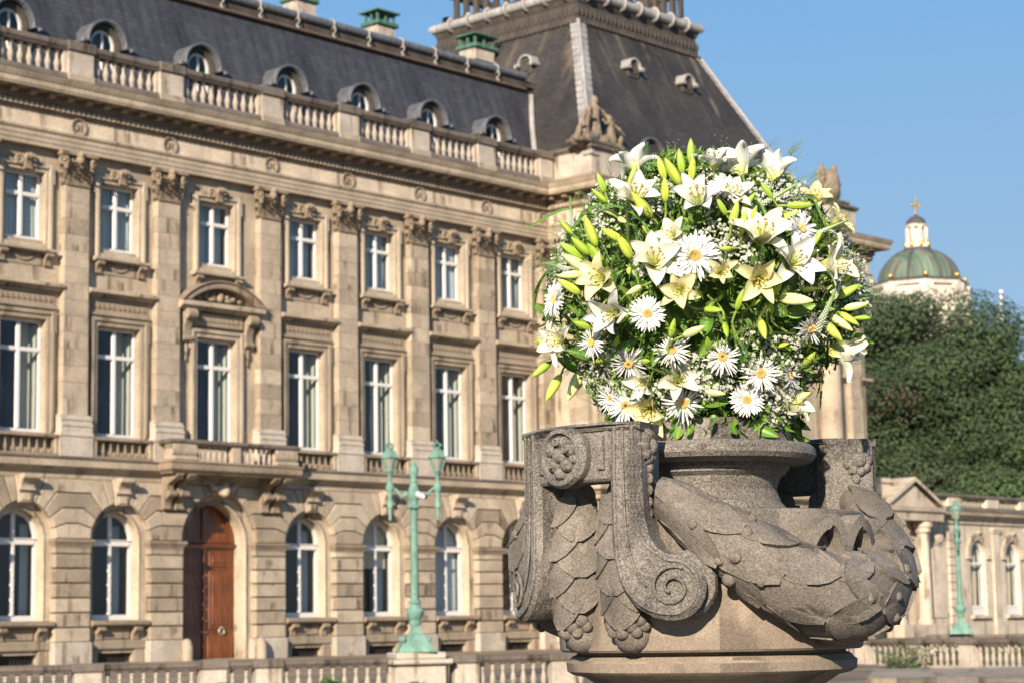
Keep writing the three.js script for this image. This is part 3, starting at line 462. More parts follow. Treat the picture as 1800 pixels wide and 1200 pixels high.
function chimney(x, z, w, d, y1) {
  const c = part('chimney', wing);
  mesh('stack', [cbox(x - w, x + w, 22, y1, z - d, z + d, .02), cbox(x - w - .05, x + w + .05, y1 - .55, y1 - .45, z - d - .05, z + d + .05, .02)], stonePale, c);
  mesh('cap', [cbox(x - w - .12, x + w + .12, y1, y1 + .2, z - d - .12, z + d + .12, .04), box(x - w - .16, x + w + .16, y1 + .58, y1 + .64, z - d - .16, z + d + .16), polys([[V(x - w - .1, y1 + .64, z - d - .1), V(x + w + .1, y1 + .64, z - d - .1), V(x, y1 + .82, z)], [V(x - w - .1, y1 + .64, z + d + .1), V(x + w + .1, y1 + .64, z + d + .1), V(x, y1 + .82, z)], [V(x - w - .1, y1 + .64, z - d - .1), V(x - w - .1, y1 + .64, z + d + .1), V(x, y1 + .82, z)], [V(x + w + .1, y1 + .64, z - d - .1), V(x + w + .1, y1 + .64, z + d + .1), V(x, y1 + .82, z)]], V(x, y1 + .5, z))], verdigrisDark, c);
  for (const [i, j] of [[-1, -1], [1, -1], [1, 1], [-1, 1], [0, 1], [0, -1], [-1, 0], [1, 0]]) mesh('cap_post', [box(x + i * (w - .06) - .05, x + i * (w - .06) + .05, y1 + .2, y1 + .58, z + j * (d - .06) - .05, z + j * (d - .06) + .05)], verdigrisDark, c);
}
chimney(9.45, -6, .52, .42, 25.95); chimney(13.95, -6, .52, .42, 25.85); chimney(19.9, -6, .62, .5, 26.0);

// ---------------------------------------------------------------- the corner pavilion
{
  // walls
  const s = new THREE.Shape([[XR, -.4], [XE, -.4], [XE, 17.4], [XR, 17.4]].map((p) => new THREE.Vector2(...p))), holes = [], pb = [22.2, 26.2, 30.2];
  for (const b of pb) holes.push(rectHole(b - .86, b + .86, 7.24, 10.82), rectHole(b - .74, b + .74, 13.36, 15.56), archPath(b, .93, 1.33, 3.9));
  mesh('front_wall', [ext(s, ZF - .45, ZF, 0, holes)], stone, pav);
  mesh('side_wall', [box(XR, XR + .45, -.4, 17.4, -.7, ZF - .45)], stoneTones[2], pav); mesh('side_wall', [box(XE - .45, XE, -.4, 17.4, -13, ZF - .45)], stoneTones[2], pav);
  mesh('core', [box(XR + .45, XE - .45, -.3, 18.4, -13, -1.2)], roomDark, pav);
  for (const b of pb) for (const w of [FFW, SFW, GFW]) { const c = w.clone(); pav.add(c); c.position.set(b, 0, ZF); }
  const SC = [[-.1, 5.815], [.262, 5.815], [.262, 5.99], [.34, 6.02], [.36, 6.08], [.44, 6.13], [.53, 6.16], [.55, 6.18], [.55, 6.40], [.60, 6.42], [.60, 6.46], [-.1, 6.5]];
  mesh('string_course', [sweep(SC, PLAN, 1, 4)], stone, pav);
  mesh('middle_course', [sweep([[-.1, 11.75], [.12, 11.76], [.2, 11.84], [.28, 11.88], [.28, 11.98], [-.1, 12.07]], PLAN, 1, 4)], stone, pav);
  // rusticated ground storey as courses
  for (let k = 0; k < 12; k++) mesh('stone_course', geo([sweep([[-.1, -.3 + k * .5], [.24, -.28 + k * .5], [.26, -.26 + k * .5], [.26, .17 + k * .5], [.24, .19 + k * .5], [-.1, .19 + k * .5]], [[XR, .35], [XR, ZF], [20.9, ZF]])], R(0, 5), R(0, 5)), tone(), pav);
  pilaster(pav, XR, 0, .49, 1.72, -Math.PI / 2);
  for (const x of [18.4, 24.2, 28.2, 35.9]) pilaster(pav, x, 0, .49, ZF);
  // half-round column beside the outer pilaster
  const c = part('column', pav); c.position.set(33.85, 0, ZF + .15);
  mesh('shaft', [lathe([[.0, 7.8], [.54, 7.8], [.53, 10], [.50, 12.5], [.47, 15.24], [0, 15.24]], 24)], stone, c); mesh('pedestal', [cbox(-.72, .72, 6.5, 7.26, -.6, .6, .015)], stonePale, c);
  mesh('base', [lathe([[0, 7.26], [.7, 7.26], [.72, 7.36], [.66, 7.42], [.62, 7.5], [.66, 7.6], [.62, 7.68], [.55, 7.8], [0, 7.8]], 24)], stonePale, c); mesh('capital', CAP, stoneCarved, c).position.set(0, 15.24, .18);
  // attic
  const at1 = [[XR + .12, -.3], [XR + .12, ZF - .12], [20.0, ZF - .12], [20.0, ZF - .4], [34.4, ZF - .4], [34.4, ZF - .12], [XE - .1, ZF - .12], [XE - .1, -3]];
  mesh('attic_foot', [sweep([[-.6, 18.53], [.12, 18.53], [.12, 18.82], [.06, 18.88], [.02, 18.94], [-.6, 18.94]], at1)], stoneTones[3], pav);
  mesh('attic', [sweep([[-.6, 18.941], [0, 18.941], [0, 19.86], [-.6, 19.86]], at1)], stonePale, pav);
  mesh('attic_cap', [sweep([[-.65, 19.861], [.03, 19.861], [.06, 19.92], [.14, 19.97], [.16, 20.06], [.06, 20.12], [-.65, 20.16]], at1)], stoneWeathered, pav);
  mesh('attic_pier', [cbox(34.35, 35.2, 18.95, 19.86, ZF - .2, ZF + .16, .015)], stonePale, pav);
  // hipped mansard
  const rf = part('roof', pav), K = 2.0, yb = 19.65, inset = (y) => .25 + (y - 19.9) / K, X0 = XR, X1 = 33.3, Z0 = -13.4, Z1 = ZF, yt = 26.7;
  const cor = (y) => { const i = inset(y); return [[X0 + i, Z1 - i], [X1 - i, Z1 - i], [X1 - i, Z0 + i], [X0 + i, Z0 + i]]; };
  const streak = tex(1024, 20, (u, v) => { // v runs up the slope
    const row = Math.floor(v * 48), cu = u * 64 + (row % 2) * .5, h = hash2(Math.floor(cu) % 64, row, 3), a = fbm(u, v, 12, 5, 4, 13), sp = fbm(u, v, 200, 200, 2, 9), n = vnoise(u * 44, 0, 44, 1, 77), len = .20 + .45 * vnoise(u * 27, 0, 27, 1, 78), wob = fbm(u, v, 90, 10, 3, 79);
    let t = .44 + (h - .5) * .08 + (a - .5) * .32 + (sp - .5) * .16; const k = sstep(.55, .9, n) * sstep(.40, .58, wob) * sstep(1 - len - .1, 1 - len + .12, v) + sstep(.66, .95, vnoise(u * 80, 0, 80, 1, 81)) * sstep(.35, .6, wob) * sstep(.2, .7, v) * .6;
    return [t + k * .33, t * .955 + k * .27, t * .91 + k * .2];
  }, true, 1024, 8.6);
  const roofMat = std(.235, .222, .212, { map: streak, roughness: .75, bumpMap: slateBump, bumpScale: .01 });
  const faces = []; const A = cor(yb), B = cor(yt); const pos = [], uv = [];
  for (let k = 0; k < 4; k++) { const a = A[k], b = A[(k + 1) % 4], c2 = B[(k + 1) % 4], d = B[k], L = (p) => (k % 2 ? p[1] : p[0]); const put = (p, y, v) => { pos.push(p[0], y, p[1]); uv.push(L(p), v * 8.6); }; put(a, yb, 0); put(b, yb, 0); put(c2, yt, .98); put(a, yb, 0); put(c2, yt, .98); put(d, yt, .98); }
  const rg = new THREE.BufferGeometry(); rg.setAttribute('position', new THREE.Float32BufferAttribute(pos, 3)); rg.setAttribute('uv', new THREE.Float32BufferAttribute(uv, 2)); rg.computeVertexNormals();
  mesh('slates', rg, roofMat, rf);
  for (let k = 0; k < 4; k++) { const a = A[k], b = B[k]; // hip strips: flat lead flashing, scalloped along its edges
    const dir = V(b[0] - a[0], yt - yb, b[1] - a[1]), sx = k === 1 || k === 2 ? 1 : -1, sz = k < 2 ? 1 : -1, L = 22, o = []; 
    for (let i = 0; i < L; i++) { const p = (t, off) => V(a[0] + dir.x * t + off[0], yb + dir.y * t, a[1] + dir.z * t + off[1]); const t0 = (i + .03) / L, t1 = (i + .97) / L, w = .40, e = .07;
      for (const f of [[sx * -w, sz * e], [sx * e, sz * -w]]) o.push(polys([[p(t0, [sx * e, sz * e]), p(t1, [sx * e, sz * e]), p(t1, f), p((t0 + t1) / 2, [f[0] * 1.08, f[1] * 1.08]), p(t0, f)]], p((t0 + t1) / 2, [-sx, -sz]))); }
    o.push(tube([V(a[0] + sx * .05, yb, a[1] + sz * .05), V(b[0] + sx * .05, yt, b[1] + sz * .05)], .085, 2, 8));
    mesh('hip_flashing', o, leadPale, rf); }
  // cornice of the roof: ornamented band, bead row and roll
  const plan = (i, w = 0) => [[X0 + i, Z0 + i], [X0 + i, Z1 - i], [X1 - i, Z1 - i], [X1 - i, Z0 + i], [X0 + i, Z0 + i]];
  const tp = plan(inset(yt)), loop = [tp[3], ...tp];
  mesh('crown_band', [sweep([[-1, 26.5], [.05, 26.5], [.16, 26.58], [.10, 26.66], [.03, 26.72], [-.06, 27.5], [.0, 27.6], [.08, 27.8], [-1, 27.8]], loop, 1, 5, false)], leadDark, rf);
  const beads = []; for (let x = tp[1][0]; x <= tp[2][0]; x += .28) beads.push(ball(.07, x, 26.62, tp[1][1] + .16, 1, 1, 1, 0)), beads.push(ball(.12, x, 27.1, tp[1][1] + .02, 1, 1.8, .5, 0)); for (let z = tp[0][1]; z <= tp[1][1]; z += .28) beads.push(ball(.07, tp[0][0] - .16, 26.62, z, 1, 1, 1, 0), ball(.12, tp[0][0] - .02, 27.1, z, .5, 1.8, 1, 0)); mesh('band_ornament', beads, leadDark, rf);
  mesh('crown_roll', [sweep(Array.from({ length: 14 }, (_, i) => [.04 + .22 * Math.cos(i / 14 * 6.2832), 28.0 + .22 * Math.sin(i / 14 * 6.2832)]), loop, 1, 5, false), sweep([[-4, 28.1], [.02, 28.1], [.02, 28.2], [-4, 28.25]], loop, 1, 5, false)], leadPale, rf);
  for (const z of Array.from({ length: 7 }, (_, i) => tp[1][1] - .6 - i * 1.15)) mesh('roll_strap', [at(new THREE.TorusGeometry(.29, .07, 6, 14), tp[0][0] - .04, 28.0, z, 0), ball(.13, tp[0][0] - .12, 28.25, z, 1.2, .8, 1)], leadPale, rf);
  for (const x of Array.from({ length: 7 }, (_, i) => tp[1][0] + .6 + i * 1.15)) mesh('roll_strap', [at(new THREE.TorusGeometry(.29, .07, 6, 14), x, 28.0, tp[1][1] + .04, Math.PI / 2), ball(.13, x, 28.25, tp[1][1] + .12, 1, .8, 1.2)], leadPale, rf);
  const cr = []; for (let z = tp[0][1] + .8; z < tp[1][1] - .4; z += .62) for (const x of [tp[0][0] + .55, tp[2][0] - .55]) cr.push(cbox(x - .1, x + .1, 28.2, 29.5, z - .14, z + .14, .03)); for (let x = tp[1][0] + .55; x < tp[2][0] - .4; x += .62) cr.push(cbox(x - .14, x + .14, 28.2, 29.5, tp[1][1] - .65, tp[1][1] - .45, .03));
  mesh('roof_parapet', [...cr, sweep([[-.75, 28.2], [-.4, 28.2], [-.4, 28.5], [-.75, 28.5]], loop, 1, 5, false), sweep([[-.78, 29.5], [-.36, 29.5], [-.36, 29.8], [-.78, 29.8]], loop, 1, 5, false)], leadDark, rf);
  for (const x of [22.25, 26.25, 30.3]) dormer(pav, x, 1.85, 20.35);
  // round-eyed lucarnes
  const luc = (x, y, z, ry) => { const d = part('lucarne', pav); d.position.set(x, y, z); d.rotation.y = ry; mesh('hood', [ext(ringArch(0, .42, .33, -.05, 0), -1.0, .06, .02), at(new THREE.CylinderGeometry(.1, .1, .5, 8), -.46, -.04, -.12, 0, Math.PI / 2), at(new THREE.CylinderGeometry(.1, .1, .5, 8), .46, -.04, -.12, 0, Math.PI / 2)], leadPale, d); const q = archPath(0, .36, -.45, 0, THREE.Shape), h = new THREE.Path(); h.absellipse(0, -.05, .17, .24, 0, 6.283, true); mesh('face', [ext(q, -1.0, -.06, .02, [h])], leadDark, d); mesh('rim', [at(new THREE.TorusGeometry(.2, .035, 6, 18), 0, -.05, -.05, 0, 0, 0, [.85, 1.2, 1])], leadDark, d); mesh('eye_reveal', [box(-.17, .17, -.29, .19, -.5, -.42)], std(.42, .27, .15), d); };
  for (const x of [23.35, 27.2]) luc(x, 24.75, ZF - inset(24.75) + .35, 0);
  luc(XR + inset(24.9) - .35, 24.9, -3.2, -Math.PI / 2);
}

// ---------------------------------------------------------------- statue groups on the pavilion attic
const toWorld = (s, y, n) => { const D = [Math.sin(.737557), -Math.cos(.737557)], N = [Math.cos(.737557), Math.sin(.737557)]; return [ORIGIN[0] + s * D[0] + n * N[0], y, ORIGIN[2] + s * D[1] + n * N[1]]; };
const statueStone = std(.33, .265, .19, { map: ashlarMap, bumpMap: ashlarBump, bumpScale: .02 });
{
  const t = thing('statue_group', 'weathered stone group of three figures on the attic corner below the pale hip flashing', 'statue', toWorld(18.35, 20.12, 1.95), FACADE_TURN);
  const fig = (x, z, h, lean, arms, turn = 0) => { // standing draped figure, h tall
    const s = h / 1.75, o = [], P = (a, b, c) => [x + (a + lean * b) * s, b * s, z + c * s];
    const cap = (p, r, q, r2) => o.push([...P(...p), r * s, ...P(...q), r2 * s]);
    cap([-.1, .05, 0], .10, [-.09, .5, .04], .11); cap([-.09, .5, .04], .11, [-.08, .92, 0], .15); cap([.12, .05, .05], .10, [.1, .5, .08], .11); cap([.1, .5, .08], .11, [.08, .92, 0], .15);
    cap([0, .9, 0], .19, [0, 1.15, 0], .16); cap([0, 1.15, 0], .17, [0, 1.34, 0], .2); cap([-.2, 1.36, 0], .11, [.2, 1.36, 0], .11); cap([0, 1.42, 0], .07, [0, 1.52, 0], .065); cap([0, 1.63, .03], .135, [0, 1.70, .02], .125);
    for (const [sx, ex, ey, ez, hx, hy, hz] of arms) { cap([sx * .24, 1.37, 0], .095, [ex, ey, ez], .075); cap([ex, ey, ez], .075, [hx, hy, hz], .055); }
    return o;
  };
  const caps = [
    ...fig(.0, .0, 2.05, 0, [[-1, -.42, 1.2, .1, -.75, 1.02, .2], [1, .45, 1.28, .05, .85, 1.0, .15]]),
    ...fig(-.95, .15, 1.55, .28, [[-1, -.35, 1.1, .1, -.3, .8, .2], [1, .35, 1.3, .1, .55, 1.25, .1]]),
    ...fig(1.0, .2, 1.35, -.22, [[-1, -.35, 1.35, .05, -.55, 1.5, 0], [1, .5, 1.1, .2, .75, .85, .25]]),
    [-1.2, .1, 0, .22, 1.25, .1, .1, .2], [-.6, .2, .1, .32, .1, .5, 0, .25], [.3, .2, .1, .3, .8, .35, .1, .28], [-1.35, .15, .2, .16, -1.1, .7, .2, .1], [1.35, .12, .15, .15, 1.5, .6, .2, .08],
  ];
  mesh('figures', sdfMesh(caps, 0, 1.0, 0, 1.75, 96, .022, .04), statueStone, t);
  mesh('plinth', [cbox(-1.35, 1.4, 0, .16, -.45, .5, .04)], stoneWeathered, t);
  const u = thing('statue_group', 'weathered stone pair of crouching figures on the attic end against the blue sky', 'statue', toWorld(35.3, 20.12, 1.95), FACADE_TURN);
  const c2 = [...fig(-.42, 0, 1.72, -.10, [[-1, -.4, 1.1, .1, -.35, .7, .2], [1, .4, 1.2, .1, .5, .9, .1]]), ...fig(.52, -.1, 1.85, .06, [[-1, -.35, 1.2, .1, -.4, .85, .15], [1, .3, 1.0, .1, .25, .6, .15]]), [-.1, .5, 0, .55, .05, 1.05, 0, .5], [-.55, .3, 0, .38, .1, .5, 0, .5], [.05, 1.2, 0, .38, .1, 1.35, 0, .3]];
  mesh('figures', sdfMesh(c2, 0, 1.05, 0, 1.45, 76, .03, .06), statueStone, u);
  mesh('plinth', [cbox(-.95, 1.05, 0, .14, -.45, .5, .04)], stoneWeathered, u);
}
// ---------------------------------------------------------------- low gallery beyond the pavilion
{
  const gz = -1, g = thing('palace_gallery', 'low pale stone gallery wing with arched windows and a small pediment', 'building', toWorld(0, 0, gz), FACADE_TURN);
  const gs = std(.78, .68, .545, { map: ashlarMap }), gs2 = std(.72, .62, .49, { map: ashlarMap });
  const x0 = 37.2, x1 = 72, win = [52.6, 56.25, 59.9, 63.55, 67.2];
  const s = new THREE.Shape([[x0, -.5], [x1, -.5], [x1, 6], [x0, 6]].map((p) => new THREE.Vector2(...p))); mesh('wall', [ext(s, -.5, 0, 0, win.map((b) => archPath(b, .78, 1.0, 4.1)))], gs, g);
  mesh('room_wall', [box(x0, x1, -.4, 6, -3, -2.6), box(x0, x1, .3, .6, -2.6, -.5), box(x0, x1, 5.4, 5.9, -2.6, -.5)], std(.12, .11, .1), g);
  mesh('cornice', [alongX([[-.6, 5.75], [.1, 5.75], [.12, 5.98], [.2, 6.05], [.25, 6.12], [.5, 6.18], [.55, 6.3], [.6, 6.36], [-.6, 6.42]], x0, x1)], gs2, g);
  mesh('parapet_base', [box(x0, x1, 6.42, 6.62, -.2, .2)], stoneWeathered, g);
  mesh('parapet_rail', [alongX([[-.2, 7.08], [.22, 7.08], [.26, 7.14], [.26, 7.22], [.2, 7.26], [-.2, 7.26]], 47.0, x1)], stoneWeathered, g);
  const bg = balusterGeo(.46);
  for (let x = 47.2, i = 0; x < 61; x += .3, i++) { const m = (x - 47.2) % 3.65; if (m > 2.35) { if (m < 2.65) mesh('parapet_pedestal', [cbox(x - .05, x + 1.25, 6.62, 7.08, -.18, .2, .01)], gs, g); } else mesh('baluster', bg, gs, g).position.set(x, 6.62, 0); }
  for (const b of win) {
    const w = part('window', g); w.position.x = b;
    mesh('frame', [ext(archPath(0, .78, 1.0, 4.1, THREE.Shape), -.24, -.14, .015, [archPath(0, .65, 1.4, 4.1)]), cbox(-.66, .66, 3.62, 3.76, -.23, -.12, .02), cbox(-.66, .66, 1.38, 1.5, -.23, -.12, .02)], whitePaint, w);
    const pg = new THREE.ShapeGeometry(archPath(0, .65, 1.1, 4.1, THREE.Shape), 12); pg.translate(0, 0, -.18); mesh('pane', pg, glass, w);
    mesh('curtain', [waveSheet(.1, .62, 1.2, 4.7, -.55, .05, 3, .3), waveSheet(-.62, -.3, 1.2, 4.7, -.6, .05, 2, .3)], std(.55, .42, .26), w);
    mesh('archivolt', [ext(ringArch(0, 1.22, 1.0, 4.1, 4.1), 0, .12, .02), ext(ringArch(0, 1.0, .80, 4.1, 4.1), 0, .07, .02), ...consoleGeo(.22, .45, .22).map((q) => at(q, 0, 4.95, .02)), cbox(-1.25, -.8, 3.92, 4.09, 0, .14, .02), cbox(.8, 1.25, 3.92, 4.09, 0, .14, .02)], gs2, w);
    mesh('sill', [cbox(-.95, .95, .82, .99, -.3, .18, .02)], gs2, w);
    mesh('pilaster', [cbox(1.48, 2.17, -.4, 5.3, 0, .12, .01), cbox(1.40, 2.25, 5.3, 5.42, 0, .18, .02), cbox(1.36, 2.29, 5.43, 5.6, 0, .22, .02), cbox(1.4, 2.25, -.4, .7, 0, .2, .02)], gs, w);
  }
  // rusticated blind bay and the pedimented bay
  for (const x of [47.35, 49.9]) for (let k = 0; k < 13; k++) mesh('quoin_block', [cbox(x - .38, x + .38, -.3 + k * .43, .115 + k * .43, -.02, .14, .03)], k % 2 ? gs : gs2, g);
  mesh('blind_panel', [cbox(48.0, 49.25, .9, 4.4, -.02, .05, .01), cbox(48.1, 49.15, 4.6, 5.5, -.02, .06, .02), at(new THREE.TorusGeometry(.28, .09, 6, 14), 48.62, 5.05, .08), ball(.2, 48.62, 5.05, .08, 1, 1.2, .6)], gs, g);
  for (const x of [43.9, 46.4]) mesh('column', [lathe([[0, .6], [.42, .6], [.45, .75], [.34, .85], [.33, 2], [.29, 5.1], [.4, 5.2], [.42, 5.4], [.5, 5.45], [.5, 5.7], [0, 5.7]], 20).translate(x, 0, .5)], gs, g);
  mesh('column_base', [cbox(43.3, 47.0, -.5, .6, 0, 1.1, .03)], gs2, g);
  mesh('pediment', [ext([[42.9, 6.45], [47.4, 6.45], [45.15, 7.55]], .1, .8, 0), polys([[V(42.5, 6.42, 1.0), V(45.15, 7.7, 1.0), V(45.15, 7.9, 1.0), V(42.3, 6.5, 1.0)], [V(47.8, 6.42, 1.0), V(45.15, 7.7, 1.0), V(45.15, 7.9, 1.0), V(48.0, 6.5, 1.0)], [V(42.3, 6.5, 1.0), V(45.15, 7.9, 1.0), V(45.15, 7.9, -.3), V(42.3, 6.5, -.3)], [V(48.0, 6.5, 1.0), V(45.15, 7.9, 1.0), V(45.15, 7.9, -.3), V(48.0, 6.5, -.3)]], V(45.15, 6.6, 0)), alongX([[0, 5.75], [.9, 5.75], [.92, 6.1], [1.05, 6.2], [1.1, 6.42], [0, 6.44]], 42.5, 47.8)], gs2, g);
  mesh('attic_block', [cbox(41, 47.0, 6.42, 7.6, -1.2, .0, .02), cbox(41, 47.05, 7.6, 7.85, -1.25, .1, .04)], gs, g);
}
// ---------------------------------------------------------------- forecourt balustrades
const railBalu = balusterGeo(.60);
function balustrade(label, ax, az, bx, bz, top, piers, lampT) {
  const L = Math.hypot(bx - ax, bz - az), t = thing('stone_balustrade', label, 'balustrade', [ax, top, az], -Math.atan2(bz - az, bx - ax), 'balustrades round the forecourt');
  mesh('rail', [alongX([[-.17, -.16], [.15, -.16], [.18, -.12], [.21, -.09], [.22, -.02], [.16, 0], [-.16, 0], [-.22, -.02], [-.21, -.09]], 0, L)], stoneWeathered, t);
  mesh('base', [alongX([[-.22, -1.2], [.24, -1.2], [.24, -.84], [.18, -.78], [-.22, -.78]], 0, L)], stoneTones[1], t);
  const ps = piers.map((q) => q * L); let prev = 0;
  for (const [i, q] of [...ps, L].entries()) {
    const a = prev, b = i < ps.length ? q - .32 : L, n = Math.round((b - a) / .27);
    for (let k = 0; k < n; k++) mesh('baluster', railBalu, stonePale, t).position.set(a + (b - a) * (k + .5) / n, -.775, 0);
    if (i < ps.length) { mesh('pier', [cbox(q - .30, q + .30, -.84, -.16, -.2, .21, .015)], stonePale, t); mesh('pier_cap', [cbox(q - .36, q + .36, -.165, .03, -.25, .26, .03)], stoneWeathered, t); prev = q + .32; }
  }
  return t;
}
balustrade('dark railed stone balustrade running in front of the wooden palace door', -13.0, -44.5, 1.7, -50.5, .31, [.09, .245, .42, .50, .80, .955]);
{ const t = scene.children[scene.children.length - 1]; const q = .725 * Math.hypot(14.7, 6); mesh('lamp_pedestal', [cbox(q - .62, q + .62, -1.1, -.16, -.34, .36, .03), cbox(q - .75, q + .75, -.158, -.04, -.45, .5, .03), cbox(q - .6, q + .6, -.04, .115, -.4, .42, .03)], stonePale, t); }
balustrade('stone balustrade with pale square piers before the gallery lawn', 9.9, -68.8, 15.6, -58.5, .35, [.20, .42, .62, .86]);
balustrade('weathered broad coped balustrade crossing low below the garlanded urn', 6.2, -34.5, 11, -33.6, .085, [.2, .62]);
{ const t = scene.children[scene.children.length - 1]; mesh('coping_slab', [cbox(-.5, 8.5, -.3, -.01, -6.5, -.23, .03)], stoneTones[3], t); }
balustrade('stone balustrade carrying the single green lamp by the gallery', 15.1, -77.6, 24, -74.6, .33, [.05, .13, .5, .8]);

// ---------------------------------------------------------------- green cast lamps
function lamp(pos, turn, label, withCamera) {
  const t = thing('street_lamp', label, 'street lamp', pos, turn, 'green two-armed lamps');
  mesh('foot', [cbox(-.44, .44, 0, .05, -.44, .44, .015), lathe([[0, .05], [.56, .05], [.54, .10], [.46, .18], [.34, .30], [.28, .40], [.2, .44], [.15, .52], [.13, .64], [0, .64]], 4, .3).rotateY(Math.PI / 4), ...[[-1, -1], [1, -1], [1, 1], [-1, 1]].map(([a, b]) => ball(.055, a * .30, .30, b * .30, 1, 1.4, 1))], verdigris, t);
  const fl = new THREE.CylinderGeometry(.075, .10, 2.15, 32, 1); { const p = fl.attributes.position; for (let i = 0; i < p.count; i++) { const a = Math.atan2(p.getZ(i), p.getX(i)), k = 1 - .12 * Math.abs(Math.sin(a * 8)); p.setX(i, p.getX(i) * k); p.setZ(i, p.getZ(i) * k); } fl.computeVertexNormals(); }
  mesh('base_vase', [lathe([[.12, .6], [.15, .68], [.13, .74], [.2, .86], [.22, .94], [.14, 1.04], [.11, 1.1], [.14, 1.13], [.14, 1.18], [.1, 1.2]], 12)], verdigris, t);
  mesh('shaft', [fl.translate(0, 2.0 + .26, 0)], verdigris, t);
  mesh('collar', [lathe([[.075, 3.3], [.16, 3.34], [.17, 3.38], [.1, 3.43], [.095, 3.5], [.12, 3.54], [.14, 3.66], [.145, 3.74], [.1, 3.86], [.08, 3.92], [.1, 3.96], [.07, 4.02], [.09, 4.1], [.115, 4.2], [.105, 4.28], [.05, 4.4], [.01, 4.44], [0, 4.44]], 18)], verdigris, t);
  for (const s of [-1, 1]) {
    mesh('arm', [tube([V(s * .09, 3.66, 0), V(s * .28, 3.63, 0), V(s * .40, 3.75, 0), V(s * .52, 3.84, 0)], .035, 14, 8), ball(.06, s * .2, 3.66, 0)], verdigris, t);
    mesh('lamp_stem', [lathe([[0, 3.04], [.04, 3.06], [.05, 3.2], [.06, 3.32], [.1, 3.36], [.09, 3.46], [.06, 3.55], [.09, 3.66], [.08, 3.7], [.13, 3.76], [.14, 3.84], [.09, 3.92], [.06, 4.0], [.07, 4.12], [.1, 4.15], [.11, 4.2], [.12, 4.24], [0, 4.24]], 14).scale(.75, 1, .75).translate(s * .56, 0, 0)], verdigris, t);
    const l = part('lantern', t); l.position.set(s * .56, 0, 0); l.scale.set(.80, .84, .80); l.position.y = .67;
    const bars = [], cage = new THREE.MeshPhysicalMaterial({ color: lin(.30, .29, .24), roughness: .25, transmission: .2, thickness: 0, side: THREE.DoubleSide });
    for (let k = 0; k < 6; k++) { const a = k * Math.PI / 3 + .2; bars.push(tube([V(.13 * Math.cos(a), 4.22, .13 * Math.sin(a)), V(.21 * Math.cos(a), 4.45, .21 * Math.sin(a)), V(.235 * Math.cos(a), 4.58, .235 * Math.sin(a))], .018, 6, 6)); }
    mesh('cage', [...bars, lathe([[.12, 4.2], [.15, 4.2], [.15, 4.25], [.12, 4.25]], 6), lathe([[.22, 4.56], [.29, 4.57], [.3, 4.61], [.26, 4.64], [.2, 4.74], [.14, 4.8], [.08, 4.82], [0, 4.82]], 6, .3)], verdigris, l);
    mesh('glass', [lathe([[.125, 4.24], [.20, 4.45], [.225, 4.57]], 6, .3)], cage, l);
    mesh('crown', [lathe([[.08, 4.8], [.11, 4.83], [.11, 4.86], [.07, 4.87]], 12), ...Array.from({ length: 6 }, (_, k) => { const a = k * Math.PI / 3; return tube([V(.09 * Math.cos(a), 4.86, .09 * Math.sin(a)), V(.135 * Math.cos(a), 4.93, .135 * Math.sin(a)), V(.05 * Math.cos(a), 4.99, .05 * Math.sin(a)), V(0, 5.0, 0)], .016, 8, 5); }), ball(.03, 0, 5.03, 0), ball(.018, 0, 5.07, 0)], verdigris, l);
  }
  if (withCamera) mesh('camera_housing', [at(new THREE.CylinderGeometry(.07, .07, .2, 14), .15, 3.62, .12, 0, 0, 1.2), ball(.075, .09, 3.66, .12)], std(.6, .6, .58, { roughness: .4 }), t), mesh('camera_lens', [ball(.065, .25, 3.6, .12)], std(.01, .01, .012, { roughness: .2 }), t);
}
lamp([-2.36, .425, -48.83], .15, 'verdigris two-lantern lamp standing on the balustrade before the palace wing', true);
lamp([16.3, .36, -77.1], 1.36, 'verdigris lamp beside the pale gallery with arched windows', false);

